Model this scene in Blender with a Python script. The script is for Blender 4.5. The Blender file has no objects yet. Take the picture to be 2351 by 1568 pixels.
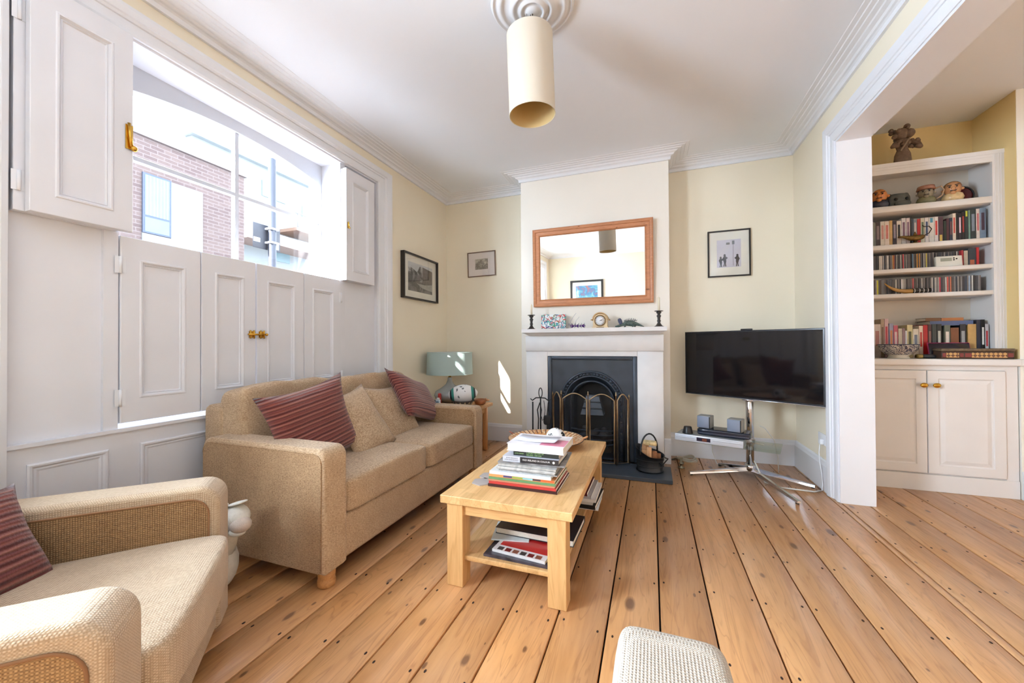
import bpy, bmesh, math, random
from mathutils import Vector, Matrix
RND = random.Random(11)
sc = bpy.context.scene
col = sc.collection
PI = math.pi

# ---------------------------------------------------------------- camera
FPX, CX, CY, CAMZ = 885.0, 1175.5, 784.0, 1.12
YAW, PITCH, ROLL = 0.34676, -0.00837, -0.005726
_c, _s = math.cos(YAW), math.sin(YAW)
_M = Matrix(((_c, _s, 0), (0, 0, -1), (-_s, _c, 0)))
_cp, _sp = math.cos(PITCH), math.sin(PITCH)
_P = Matrix(((1, 0, 0), (0, _cp, -_sp), (0, _sp, _cp)))
_cr, _sr = math.cos(ROLL), math.sin(ROLL)
_Q = Matrix(((_cr, -_sr, 0), (_sr, _cr, 0), (0, 0, 1)))
CM = _Q @ _P @ _M                      # world -> camera (x right, y down, z forward)
cam_data = bpy.data.cameras.new('camera')
cam = bpy.data.objects.new('camera', cam_data)
col.objects.link(cam)
cam_data.sensor_fit = 'HORIZONTAL'
cam_data.sensor_width = 36.0
cam_data.lens = 36.0 * FPX / 2351.0
cam_data.clip_start = 0.02
cam.matrix_world = Matrix(((CM[0][0], -CM[1][0], -CM[2][0], 0),
                           (CM[0][1], -CM[1][1], -CM[2][1], 0),
                           (CM[0][2], -CM[1][2], -CM[2][2], CAMZ),
                           (0, 0, 0, 1)))
sc.camera = cam

def at(u, v, **k):
    """world point seen at photo pixel (u, v) on the plane x=, y= or z= (for measuring real positions)"""
    d = CM.transposed() @ Vector(((u - CX) / FPX, (v - CY) / FPX, 1.0))
    (a, val), = k.items()
    i = 'xyz'.index(a)
    o = Vector((0, 0, CAMZ))
    return o + d * ((val - o[i]) / d[i])

# ---------------------------------------------------------------- world, sun, added window lamp, exposure
SKY, SUN, WIN2, EXPO = 3.5, 19.0, 310.0, 1.46
world = bpy.data.worlds.new('world'); sc.world = world
world.use_nodes = True
bg = world.node_tree.nodes['Background']
bg.inputs[0].default_value = (0.78, 0.89, 1.0, 1)
bg.inputs[1].default_value = SKY
sun_d = bpy.data.lights.new('sun', 'SUN'); sun_d.energy = SUN; sun_d.angle = 0.0093; sun_d.color = (1, 0.97, 0.92)
sun = bpy.data.objects.new('sun', sun_d); col.objects.link(sun)
sun.rotation_euler = Vector((0.79, 2.11, -1.29)).to_track_quat('-Z', 'Y').to_euler()
sun.location = (-6, -6, 9)

def area(name, loc, dirv, sx, sy, power, colr=(0.70, 0.85, 1.0)):
    d = bpy.data.lights.new(name, 'AREA'); d.shape = 'RECTANGLE'; d.size = sx; d.size_y = sy
    d.energy = power; d.color = colr
    o = bpy.data.objects.new(name, d); col.objects.link(o)
    o.location = loc
    o.rotation_euler = Vector(dirv).to_track_quat('-Z', 'Z').to_euler()
    return o
# lamp added outside the added, unseen second window to light the room 
area('added_window_light', (-3.35, -0.75, 1.95), (1, 0.40, -0.12), 1.5, 2.2, WIN2)
sc.view_settings.view_transform = 'Standard'
sc.view_settings.look = 'None'
sc.view_settings.gamma = 1.0
sc.view_settings.use_curve_mapping = False
sc.view_settings.exposure = EXPO
sc.cycles.use_denoising = True
sc.cycles.max_bounces = 7
sc.cycles.diffuse_bounces = 4
sc.cycles.use_adaptive_sampling = True
sc.cycles.adaptive_threshold = 0.07
sc.cycles.transparent_max_bounces = 12
sc.cycles.caustics_reflective = False
sc.cycles.caustics_refractive = False
sc.cycles.sample_clamp_indirect = 8.0

# ---------------------------------------------------------------- helpers: colours and materials
def C(r, g, b):
    f = lambda x: (x / 255 / 12.92) if x / 255 <= 0.04045 else ((x / 255 + 0.055) / 1.055) ** 2.4
    return (f(r), f(g), f(b), 1.0)
MATS = {}
class NT:
    def __init__(s, name):
        s.m = bpy.data.materials.new(name); s.m.use_nodes = True
        s.t = s.m.node_tree; s.n = s.t.nodes; s.b = s.n['Principled BSDF']; s.out = s.n['Material Output']
    def node(s, typ, **k):
        n = s.n.new(typ)
        for a, v in k.items():
            if a.startswith('i_'):
                key = a[2:]
                key = int(key) if key.isdigit() else key
                n.inputs[key].default_value = v
            else:
                setattr(n, a, v)
        return n
    def link(s, a, b): s.t.links.new(a, b)
    def math(s, op, a, b=None, c=None):
        n = s.n.new('ShaderNodeMath'); n.operation = op
        for i, x in enumerate((a, b, c)):
            if x is None: continue
            if isinstance(x, (int, float)): n.inputs[i].default_value = x
            else: s.link(x, n.inputs[i])
        return n.outputs[0]
    def ramp(s, fac, stops):
        n = s.n.new('ShaderNodeValToRGB'); e = n.color_ramp.elements
        while len(e) < len(stops): e.new(0.5)
        for k, (p, c_) in enumerate(stops): e[k].position = p; e[k].color = c_
        s.link(fac, n.inputs[0]); return n.outputs[0]
    def mix(s, fac, a, b, mode='MIX'):
        n = s.n.new('ShaderNodeMix'); n.data_type = 'RGBA'; n.blend_type = mode
        for i, x in ((0, fac), (6, a), (7, b)):
            if isinstance(x, (int, float)): n.inputs[i].default_value = x
            elif isinstance(x, tuple): n.inputs[i].default_value = x
            else: s.link(x, n.inputs[i])
        return n.outputs[2]
    def bump(s, h, strength=0.3, dist=0.01):
        n = s.n.new('ShaderNodeBump'); n.inputs['Strength'].default_value = strength; n.inputs['Distance'].default_value = dist
        s.link(h, n.inputs['Height']); s.link(n.outputs[0], s.b.inputs['Normal'])
    def coords(s, scale=(1, 1, 1), rnd=0.0, rot=(0, 0, 0)):
        tc = s.n.new('ShaderNodeTexCoord'); mp = s.n.new('ShaderNodeMapping')
        mp.inputs['Scale'].default_value = scale; mp.inputs['Rotation'].default_value = rot
        s.link(tc.outputs['Object'], mp.inputs['Vector'])
        if rnd:
            oi = s.n.new('ShaderNodeObjectInfo'); cb = s.n.new('ShaderNodeCombineXYZ')
            v = s.math('MULTIPLY', oi.outputs['Random'], rnd)
            for i in range(3): s.link(v, cb.inputs[i])
            s.link(cb.outputs[0], mp.inputs['Location'])
        return mp.outputs[0]
    def noise(s, vec, scale=5, detail=3, rough=0.5, dist=0.0):
        n = s.n.new('ShaderNodeTexNoise'); n.inputs['Scale'].default_value = scale; n.inputs['Detail'].default_value = detail
        n.inputs['Roughness'].default_value = rough; n.inputs['Distortion'].default_value = dist
        s.link(vec, n.inputs['Vector']); return n.outputs['Fac']

def mat(name, colr, rough=0.5, metal=0.0, spec=0.5, vary=0.04, vscale=6.0, bump=0.0, bscale=60.0, coat=0.0):
    if name in MATS: return MATS[name]
    t = NT(name); b = t.b
    b.inputs['Roughness'].default_value = rough; b.inputs['Metallic'].default_value = metal
    b.inputs['Specular IOR Level'].default_value = spec
    if coat: b.inputs['Coat Weight'].default_value = coat
    v = t.coords()
    nz = t.noise(v, vscale, 1)
    lo = tuple(max(0, x * (1 - vary)) for x in colr[:3]) + (1,)
    hi = tuple(min(1, x * (1 + vary)) for x in colr[:3]) + (1,)
    t.link(t.ramp(nz, [(0.3, lo), (0.7, hi)]), b.inputs['Base Color'])
    if bump: t.bump(t.noise(v, bscale, 2), bump, 0.004)
    MATS[name] = t.m
    return t.m

def mat_wood(name, base, dark, scale=1.0, axis=1, rough=0.4, knots=0.0, rnd=7.0, ring=9.0, tint=0.18, coat=0.0, white=None, staves=False):
    """grain runs along local axis 0/1/2"""
    if name in MATS: return MATS[name]
    t = NT(name); b = t.b
    sv = [scale] * 3; sv[axis] = scale * 0.09
    v = t.coords(tuple(sv), rnd)
    g1 = t.noise(v, 38, 4, 0.6)
    g2 = t.noise(v, ring, 2.5, 0.5, 2.2)
    bands = t.math('FRACT', t.math('MULTIPLY', g2, 7.0))
    bands = t.math('ABSOLUTE', t.math('SUBTRACT', bands, 0.5))
    c1 = t.ramp(bands, [(0.0, tuple(base[i] * 0.62 + dark[i] * 0.38 for i in range(3)) + (1,)), (0.14, base), (1.0, tuple(min(1, x * 1.06) for x in base[:3]) + (1,))])
    c2 = t.mix(t.math('MULTIPLY', t.math('SUBTRACT', g1, 0.40), 1.0), c1, dark)
    oi = t.n.new('ShaderNodeObjectInfo')
    tin = t.ramp(oi.outputs['Random'], [(0.0, (1 - tint, 1 - tint * 1.25, 1 - tint * 1.5, 1)), (0.5, (1, 1, 1, 1)), (1.0, (1 + tint * .4, 1 + tint * .2, 1 - tint * 0.1, 1))])
    c3 = t.mix(1.0, c2, tin, 'MULTIPLY')
    if knots:
        kv = [scale * 8] * 3; kv[axis] = scale * 3.6; kv[2] *= 1.0
        v2 = t.coords(tuple(kv), 31.0)
        vo = t.node('ShaderNodeTexVoronoi', i_Scale=1.0); vo.voronoi_dimensions = '2D'
        if axis == 1: t.link(v2, vo.inputs['Vector'])
        else:
            sp2 = t.n.new('ShaderNodeSeparateXYZ'); cb2 = t.n.new('ShaderNodeCombineXYZ'); t.link(v2, sp2.inputs[0])
            t.link(sp2.outputs[0], cb2.inputs[0]); t.link(sp2.outputs[2 if axis == 0 else 1], cb2.inputs[1]); t.link(cb2.outputs[0], vo.inputs['Vector'])
        rr = t.node('ShaderNodeSeparateColor'); t.link(vo.outputs['Color'], rr.inputs[0])
        on = t.math('GREATER_THAN', rr.outputs[0], 1 - knots)
        size = t.math('MULTIPLY_ADD', t.math('POWER', rr.outputs[1], 3.0), 0.13, 0.03)
        kd = t.math('ADD', vo.outputs['Distance'], t.math('MULTIPLY', t.math('SUBTRACT', g1, 0.5), 0.10))
        core = t.math('MULTIPLY', t.math('MINIMUM', t.math('MAXIMUM', t.math('MULTIPLY_ADD', t.math('DIVIDE', kd, size), -1.6, 2.1), 0.0), 1.0), on)
        halo = t.math('MULTIPLY', t.math('SUBTRACT', 1.0, t.math('MINIMUM', t.math('DIVIDE', vo.outputs['Distance'], 0.34), 1.0)), on)
        c3 = t.mix(t.math('MULTIPLY', halo, 0.30), c3, tuple(base[i] * 0.5 + dark[i] * 0.5 for i in range(3)) + (1,))
        c3 = t.mix(t.math('MULTIPLY', core, 0.8), c3, C(98, 54, 28))
    if white:
        wn = t.noise(t.coords((0.9, 0.5, 0.9)), 1.6, 3)
        c3 = t.mix(t.ramp(wn, [(0.45, (0, 0, 0, 1)), (0.75, (white, white, white, 1))]), c3, C(222, 205, 185))
    if staves:
        vs0 = t.coords(); sp0 = t.n.new('ShaderNodeSeparateXYZ'); t.link(vs0, sp0.inputs[0])
        ix = t.math('FLOOR', t.math('DIVIDE', sp0.outputs[0], 0.052))
        iy = t.math('FLOOR', t.math('DIVIDE', t.math('ADD', sp0.outputs[1], t.math('MULTIPLY', ix, 0.37)), 0.34))
        cb0 = t.n.new('ShaderNodeCombineXYZ'); t.link(ix, cb0.inputs[0]); t.link(iy, cb0.inputs[1])
        wn0 = t.n.new('ShaderNodeTexWhiteNoise'); wn0.noise_dimensions = '2D'; t.link(cb0.outputs[0], wn0.inputs['Vector'])
        c3 = t.mix(1.0, c3, t.ramp(wn0.outputs['Value'], [(0.0, (0.86, 0.82, 0.76, 1)), (0.6, (1, 1, 1, 1)), (1.0, (1.06, 1.07, 1.10, 1))]), 'MULTIPLY')
    t.link(c3, b.inputs['Base Color'])
    b.inputs['Roughness'].default_value = rough
    t.link(t.math('MULTIPLY_ADD', g1, 0.22, rough - 0.1), b.inputs['Roughness'])
    if coat: b.inputs['Coat Weight'].default_value = coat; b.inputs['Coat Roughness'].default_value = 0.22
    t.bump(g1, 0.12, 0.002)
    MATS[name] = t.m
    return t.m

def mat_weave(name, light, dark, pitch=0.006, contrast=0.6, bump=0.5, streak=0.35):
    if name in MATS: return MATS[name]
    t = NT(name); b = t.b
    v = t.coords()
    sx = t.n.new('ShaderNodeSeparateXYZ'); t.link(v, sx.inputs[0])
    k = 2 * PI / pitch
    s = [t.math('SINE', t.math('MULTIPLY', sx.outputs[i], k)) for i in range(3)]
    w = t.math('ADD', t.math('ADD', t.math('MULTIPLY', s[0], s[1]), t.math('MULTIPLY', s[1], s[2])), t.math('MULTIPLY', s[2], s[0]))
    w = t.math('MULTIPLY_ADD', w, 0.3, 0.5)
    big = t.noise(t.coords((110, 110, 420)), 1.0, 2)
    big2 = t.noise(v, 9, 2)
    f = t.math('ADD', t.math('MULTIPLY', w, contrast), t.math('MULTIPLY', t.math('SUBTRACT', big, 0.5), streak * 2.4))
    f = t.math('ADD', f, t.math('MULTIPLY_ADD', big2, 0.25, 0.5 - contrast * 0.5 - 0.12))
    t.link(t.ramp(f, [(0.12, dark), (0.75, light)]), b.inputs['Base Color'])
    b.inputs['Roughness'].default_value = 0.9; b.inputs['Specular IOR Level'].default_value = 0.15
    b.inputs['Sheen Weight'].default_value = 0.25; b.inputs['Sheen Roughness'].default_value = 0.5
    t.bump(w, bump, 0.003)
    MATS[name] = t.m
    return t.m

def mat_stripes(name, cols, period=0.05, axis=0, wob=0.004, bump=0.6):
    if name in MATS: return MATS[name]
    t = NT(name); b = t.b
    v = t.coords(); sx = t.n.new('ShaderNodeSeparateXYZ'); t.link(v, sx.inputs[0])
    nz = t.noise(v, 14, 2)
    p = t.math('ADD', sx.outputs[axis], t.math('MULTIPLY', nz, wob))
    fr = t.math('FRACT', t.math('DIVIDE', p, period))
    n = len(cols)
    cr = t.ramp(fr, [((i + 0.5) / n, c_) for i, c_ in enumerate(cols)])
    fl = t.noise(v, 140, 3)
    t.link(t.mix(t.math('MULTIPLY', fl, 0.35), cr, cols[0]), b.inputs['Base Color'])
    b.inputs['Roughness'].default_value = 0.85; b.inputs['Sheen Weight'].default_value = 0.4; b.inputs['Specular IOR Level'].default_value = 0.2
    rib = t.math('SINE', t.math('MULTIPLY', p, 2 * PI / (period / 3)))
    t.bump(t.math('ADD', rib, fl), bump, 0.003)
    MATS[name] = t.m
    return t.m

def mat_glass(name, tint=(1, 1, 1, 1), refl=0.07, rough=0.02):
    if name in MATS: return MATS[name]
    t = NT(name)
    tr = t.node('ShaderNodeBsdfTransparent'); tr.inputs[0].default_value = tint
    gl = t.node('ShaderNodeBsdfGlossy'); gl.inputs['Roughness'].default_value = rough
    lw = t.node('ShaderNodeLayerWeight', i_Blend=0.5)
    mx = t.n.new('ShaderNodeMixShader')
    t.link(t.math('MULTIPLY_ADD', t.math('POWER', lw.outputs['Facing'], 4.0), 0.55, refl * 0.45), mx.inputs[0]); t.link(tr.outputs[0], mx.inputs[1]); t.link(gl.outputs[0], mx.inputs[2])
    t.link(mx.outputs[0], t.out.inputs[0])
    MATS[name] = t.m
    return t.m

# ---------------------------------------------------------------- helpers: meshes
class MB:
    def __init__(s): s.v = []; s.f = []; s.mi = []; s.sm = []
    def add(s, vs, fs, mi=0, M=None, smooth=False):
        o = len(s.v)
        for p in vs:
            p = Vector(p)
            s.v.append(M @ p if M is not None else p)
        for f in fs:
            s.f.append(tuple(i + o for i in f)); s.mi.append(mi); s.sm.append(smooth)
        return s
    def box(s, x0, x1, y0, y1, z0, z1, mi=0, M=None):
        v = [(x0, y0, z0), (x1, y0, z0), (x1, y1, z0), (x0, y1, z0), (x0, y0, z1), (x1, y0, z1), (x1, y1, z1), (x0, y1, z1)]
        return s.add(v, [(0, 3, 2, 1), (4, 5, 6, 7), (0, 1, 5, 4), (1, 2, 6, 5), (2, 3, 7, 6), (3, 0, 4, 7)], mi, M)
    def bm(s, b, mi=0, M=None, smooth=True):
        b.verts.ensure_lookup_table(); b.verts.index_update()
        s.add([v.co.copy() for v in b.verts], [[v.index for v in f.verts] for f in b.faces], mi, M, smooth); b.free(); return s
    def rbox(s, x0, x1, y0, y1, z0, z1, r=0.01, seg=3, mi=0, M=None):
        b = bmesh.new(); bmesh.ops.create_cube(b, size=1.0)
        for v in b.verts:
            v.co = Vector(((x0 + x1) / 2 + v.co.x * (x1 - x0), (y0 + y1) / 2 + v.co.y * (y1 - y0), (z0 + z1) / 2 + v.co.z * (z1 - z0)))
        r = min(r, 0.49 * min(abs(x1 - x0), abs(y1 - y0), abs(z1 - z0)))
        bmesh.ops.bevel(b, geom=list(b.edges), offset=r, offset_type='OFFSET', segments=seg, profile=0.5, affect='EDGES')
        return s.bm(b, mi, M)
    def puff(s, x0, x1, y0, y1, z0, z1, k=7, n=10, mi=0, M=None, kz=None, dent=None):
        """soft cushion block: a superellipsoid"""
        c = ((x0 + x1) / 2, (y0 + y1) / 2, (z0 + z1) / 2); h = ((x1 - x0) / 2, (y1 - y0) / 2, (z1 - z0) / 2)
        idx = {}; vs = []; fs = []
        def vid(i, j, l):
            key = (i, j, l)
            if key not in idx:
                p = [2 * a / n - 1 for a in key]
                p = [math.copysign(abs(math.sin(a * PI / 2)) ** 1.0, a) * 0.5 + a * 0.5 for a in p]
                m = (abs(p[0]) ** k + abs(p[1]) ** k + abs(p[2]) ** k) ** (1 / k)
                q = Vector((c[0] + h[0] * p[0] / m, c[1] + h[1] * p[1] / m, c[2] + h[2] * p[2] / m))
                if dent: q = dent(q)
                idx[key] = len(vs); vs.append(q)
            return idx[key]
        for a in range(n):
            for b_ in range(n):
                for fx in (0, n):
                    fl = (lambda q: q) if fx else (lambda q: q[::-1])
                    fs.append(fl([vid(fx, a, b_), vid(fx, a + 1, b_), vid(fx, a + 1, b_ + 1), vid(fx, a, b_ + 1)]))
                    fs.append(fl([vid(a, b_, fx), vid(a + 1, b_, fx), vid(a + 1, b_ + 1, fx), vid(a, b_ + 1, fx)]))
                    fs.append(fl([vid(b_, fx, a), vid(b_, fx, a + 1), vid(b_ + 1, fx, a + 1), vid(b_ + 1, fx, a)]))
        return s.add(vs, fs, mi, M, True)
    def tube(s, pts, r, n=10, mi=0, M=None, closed=False, caps=True):
        pts = [Vector(p) for p in pts]; N = len(pts)
        rs = r if isinstance(r, (list, tuple)) else [r] * N
        vs = []; fs = []; up = None
        for i in range(N):
            a = pts[(i - 1) % N] if (closed or i > 0) else pts[i]
            b = pts[(i + 1) % N] if (closed or i < N - 1) else pts[i]
            d = (b - a).normalized() if (b - a).length > 1e-9 else Vector((0, 0, 1))
            if up is None: up = d.orthogonal().normalized()
            up = (up - d * up.dot(d)); up = up.normalized() if up.length > 1e-6 else d.orthogonal().normalized()
            sd = d.cross(up)
            for j in range(n):
                t_ = 2 * PI * j / n
                vs.append(pts[i] + (up * math.cos(t_) + sd * math.sin(t_)) * rs[i])
        for i in range(N if closed else N - 1):
            k = (i + 1) % N
            for j in range(n):
                fs.append((i * n + j, i * n + (j + 1) % n, k * n + (j + 1) % n, k * n + j))
        if caps and not closed:
            fs.append(tuple(range(n))[::-1]); fs.append(tuple((N - 1) * n + j for j in range(n)))
        return s.add(vs, fs, mi, M, True)
    def lathe(s, prof, c=(0, 0, 0), n=28, mi=0, M=None, smooth=True, sx=1.0, sy=1.0, a0=0.0, a1=None, caps=True):
        full = a1 is None; a1 = 2 * PI if full else a1
        m = n if full else n + 1
        vs = []; fs = []
        for (r, z) in prof:
            for j in range(m):
                t_ = a0 + (a1 - a0) * j / n
                vs.append((c[0] + r * math.cos(t_) * sx, c[1] + r * math.sin(t_) * sy, c[2] + z))
        for i in range(len(prof) - 1):
            for j in range(n):
                k = (j + 1) % m if full else j + 1
                fs.append((i * m + j, i * m + k, (i + 1) * m + k, (i + 1) * m + j))
        if full and caps:
            if prof[0][0] > 1e-6: fs.append(tuple(range(m))[::-1])
            if prof[-1][0] > 1e-6: fs.append(tuple((len(prof) - 1) * m + j for j in range(m)))
        return s.add(vs, fs, mi, M, smooth)
    def prism(s, poly, d0, d1, mi=0, M=None, smooth=False):
        n = len(poly)
        vs = [(p[0], p[1], d0) for p in poly] + [(p[0], p[1], d1) for p in poly]
        fs = [tuple(range(n))[::-1], tuple(range(n, 2 * n))]
        s.add(vs, fs, mi, M, False)
        return s.add(vs, [(i, (i + 1) % n, n + (i + 1) % n, n + i) for i in range(n)], mi, M, smooth)
    def ring(s, y0, y1, z0, z1, prof, mi=0, M=None, cap=True, capmi=None):
        """concentric rectangles in the local YZ plane, front = +x; prof = (inset_y, inset_z, x)"""
        vs = []; fs = []
        for (iy, iz, x) in prof:
            vs += [(x, y0 + iy, z0 + iz), (x, y1 - iy, z0 + iz), (x, y1 - iy, z1 - iz), (x, y0 + iy, z1 - iz)]
        for i in range(len(prof) - 1):
            for j in range(4):
                k = (j + 1) % 4
                fs.append((4 * i + j, 4 * i + k, 4 * i + 4 + k, 4 * i + 4 + j))
        s.add(vs, fs, mi, M)
        if cap:
            b = 4 * (len(prof) - 1)
            s.add(vs[b:b + 4], [(0, 1, 2, 3)], mi if capmi is None else capmi, M)
        return s
    def sweep(s, prof, path, mi=0, closed=False, side=1):
        """profile (distance from wall, z) swept along an xy path with mitred corners; room on the right of travel"""
        N = len(path); P = [Vector((p[0], p[1])) for p in path]
        def nrm(a, b):
            d = (b - a).normalized(); return Vector((d.y, -d.x)) * side
        vs = []
        for i in range(N):
            n1 = nrm(P[i - 1], P[i]) if (i > 0 or closed) else None
            n2 = nrm(P[i], P[(i + 1) % N]) if (i < N - 1 or closed) else None
            if n1 is None: o = n2
            elif n2 is None: o = n1
            else: o = (n1 + n2) / max(0.2, 1 + n1.dot(n2))
            for (d, z) in prof: vs.append((P[i].x + o.x * d, P[i].y + o.y * d, z))
        m = len(prof); fs = []
        for i in range(N if closed else N - 1):
            k = (i + 1) % N
            for j in range(m - 1):
                fs.append((i * m + j, k * m + j, k * m + j + 1, i * m + j + 1))
        if not closed:
            fs.append(tuple(range(m))); fs.append(tuple((N - 1) * m + j for j in range(m))[::-1])
        return s.add(vs, fs, mi)
    def pillow(s, w, h, t, n=14, mi=0, M=None, pinch=0.06, ears=0.09, sag=0.0):
        vs = []; fs = []; I = {}
        for side in (1, -1):
            for i in range(n + 1):
                for j in range(n + 1):
                    u = 2 * i / n - 1; v = 2 * j / n - 1
                    edge = i in (0, n) or j in (0, n)
                    if edge and side == -1:
                        I[(i, j, -1)] = I[(i, j, 1)]; continue
                    x = w / 2 * u * (1 - pinch * (1 - v * v)) * (1 + ears * u * u * v * v)
                    y = h / 2 * v * (1 - pinch * (1 - u * u)) * (1 + ears * u * u * v * v)
                    th = t / 2 * ((1 - u ** 4) * (1 - v ** 4)) ** 0.6
                    th *= 1 + 0.06 * math.sin(5 * u + 2 * v) * math.cos(4 * v - u)
                    I[(i, j, side)] = len(vs); vs.append((x, y, side * th + sag * (u * u + v * v)))
        for side in (1, -1):
            for i in range(n):
                for j in range(n):
                    q = [I[(i, j, side)], I[(i + 1, j, side)], I[(i + 1, j + 1, side)], I[(i, j + 1, side)]]
                    fs.append(q if side == 1 else q[::-1])
        return s.add(vs, fs, mi, M, True)
    def ball(s, c, r, n=14, mi=0, M=None, sx=1, sy=1, sz=1):
        m = max(6, n // 2); prof = []
        vs = []; fs = []
        for i in range(m + 1):
            a = -PI / 2 + PI * i / m
            for j in range(n):
                b = 2 * PI * j / n
                vs.append((c[0] + r * sx * math.cos(a) * math.cos(b), c[1] + r * sy * math.cos(a) * math.sin(b), c[2] + r * sz * math.sin(a)))
        for i in range(m):
            for j in range(n):
                fs.append((i * n + j, i * n + (j + 1) % n, (i + 1) * n + (j + 1) % n, (i + 1) * n + j))
        return s.add(vs, fs, mi, M, True)
    def build(s, name, mats, parent=None, origin=None, local=False, wn=False, label=None):
        off = Vector((0, 0, 0))
        if parent is not None and not local: off = parent.location.copy() + (parent.parent.location if parent.parent else Vector((0, 0, 0)))
        if origin is not None: off = off + Vector(origin)
        me = bpy.data.meshes.new(name)
        me.from_pydata([tuple(v - off) for v in s.v], [], s.f)
        if not isinstance(mats, (list, tuple)): mats = [mats]
        for m in mats: me.materials.append(m)
        me.polygons.foreach_set('material_index', s.mi)
        me.polygons.foreach_set('use_smooth', s.sm)
        me.validate(); me.update()
        o = bpy.data.objects.new(name, me); col.objects.link(o)
        if parent is not None:
            o.parent = parent
            if origin is not None: o.location = origin
        elif origin is not None: o.location = origin
        if wn:
            w = o.modifiers.new('wn', 'WEIGHTED_NORMAL'); w.keep_sharp = True; w.weight = 80
        if label: o['label'] = label
        return o

def tag(o, label, cat, group=None, kind=None):
    o['label'] = label; o['category'] = cat
    if group: o['group'] = group
    if kind: o['kind'] = kind
    return o
def thing(name, label, cat, loc=(0, 0, 0), rz=0.0, group=None, rot=None):
    o = bpy.data.objects.new(name, None); col.objects.link(o)
    o.location = loc; o.rotation_euler = rot if rot else (0, 0, rz); o.empty_display_size = 0.05
    return tag(o, label, cat, group)
def struct(o, label=None):
    o['kind'] = 'structure'
    if label: o['label'] = label
    return o
def sroot(name, loc=(0, 0, 0), label=None):
    o = bpy.data.objects.new(name, None); col.objects.link(o); o.location = loc; o['kind'] = 'structure'
    if label: o['label'] = label
    return o
def share(o, name, parent, loc, rot=(0, 0, 0)):
    c = bpy.data.objects.new(name, o.data); col.objects.link(c); c.parent = parent; c.location = loc; c.rotation_euler = rot
    return c
def Rm(loc=(0, 0, 0), rx=0, ry=0, rz=0):
    return Matrix.Translation(Vector(loc)) @ Matrix.Rotation(rz, 4, 'Z') @ Matrix.Rotation(ry, 4, 'Y') @ Matrix.Rotation(rx, 4, 'X')
ORD = ['first', 'second', 'third', 'fourth', 'fifth', 'sixth', 'seventh', 'eighth', 'ninth', 'tenth', 'eleventh', 'twelfth', 'thirteenth',
       'fourteenth', 'fifteenth', 'sixteenth', 'seventeenth', 'eighteenth', 'nineteenth']
TENS = ['', '', 'twenty', 'thirty', 'forty', 'fifty', 'sixty', 'seventy']
def ordw(i):
    if i < 19: return ORD[i]
    n = i + 1
    if n % 10 == 0: return TENS[n // 10][:-1] + 'ieth'
    return TENS[n // 10] + '-' + ORD[n % 10 - 1]
def text(name, s_, size, mt, parent, loc, rot, ext=0.0004, align='LEFT'):
    cu = bpy.data.curves.new(name, 'FONT'); cu.body = s_; cu.size = size; cu.extrude = ext; cu.align_x = align; cu.align_y = 'CENTER'; cu.resolution_u = 2
    tmp = bpy.data.objects.new(name, cu); col.objects.link(tmp)
    dg_ = bpy.context.evaluated_depsgraph_get(); dg_.update()
    me = bpy.data.meshes.new_from_object(tmp.evaluated_get(dg_))
    bpy.data.objects.remove(tmp)
    me.materials.clear(); me.materials.append(mt)
    o = bpy.data.objects.new(name, me); col.objects.link(o); o.parent = parent; o.location = loc; o.rotation_euler = rot
    return o

# ---------------------------------------------------------------- common materials
M_CREAM = mat('cream_wall_paint', C(244, 234, 213), 0.75, vary=0.02, vscale=2.0)
M_CHIM = mat('pale_cream_wall_paint', C(243, 238, 229), 0.75, vary=0.02, vscale=2.0)
M_CEIL = mat('white_ceiling_paint', C(238, 241, 248), 0.8, vary=0.012, vscale=1.5)
M_TRIM = mat('white_gloss_paint', C(235, 236, 241), 0.38, vary=0.015, vscale=3.0)
M_SHUT = mat('white_shutter_paint', C(230, 230, 236), 0.42, vary=0.02, vscale=4.0)
M_SASH = mat('sash_window_paint', C(206, 209, 216), 0.45, vary=0.015)
M_BRASS = mat('polished_brass', C(214, 168, 74), 0.22, 1.0, vary=0.05)
M_DBRASS = mat('aged_brass', C(172, 150, 118), 0.32, 0.9, vary=0.12, vscale=30)
M_CHROME = mat('chrome', C(215, 215, 220), 0.08, 1.0, vary=0.02)
M_BLACK = mat('black_plastic', C(26, 26, 28), 0.35)
M_IRON = mat('black_iron', C(40, 43, 48), 0.42, 0.35, vary=0.2, vscale=20, bump=0.15, bscale=120)
M_GLASS = mat_glass('clear_glass')
M_PAPER = mat('paper_pages', C(232, 226, 214), 0.9, vary=0.05, vscale=150)
M_FLOOR = mat_wood('pine_floorboard', C(222, 166, 110), C(162, 100, 52), 1.0, 1, 0.33, knots=0.5, white=0.30, tint=0.20, coat=0.2)
M_BEECH = mat_wood('beech_wood', C(230, 188, 132), C(194, 140, 80), 1.6, 1, 0.38, ring=5.0, tint=0.06, staves=True)
M_PINE = mat_wood('orange_pine', C(202, 140, 100), C(140, 78, 44), 2.2, 0, 0.4, knots=0.25, tint=0.05)
M_OAKLT = mat_wood('honey_pine', C(214, 160, 104), C(160, 104, 58), 2.0, 1, 0.4, tint=0.05)
M_FABRIC = mat_weave('beige_sofa_weave', C(212, 184, 152), C(146, 114, 84), 0.006, 0.35, 0.35, 0.55)
M_FABRIC2 = mat_weave('beige_chair_weave', C(222, 200, 172), C(152, 120, 88), 0.0066, 0.5, 0.4, 0.2)
M_FABSIDE = mat_weave('sofa_weave_side_shade', C(194, 160, 122), C(124, 90, 60), 0.006, 0.4, 0.35, 0.6)  # sofa weave darkened for arm sides, their shade put into the colour
M_FABSIDE2 = mat_weave('chair_weave_side_shade', C(196, 158, 112), C(104, 72, 44), 0.0066, 0.7, 0.5, 0.25)  # shaded copy of the chair weave for the arm sides
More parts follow.
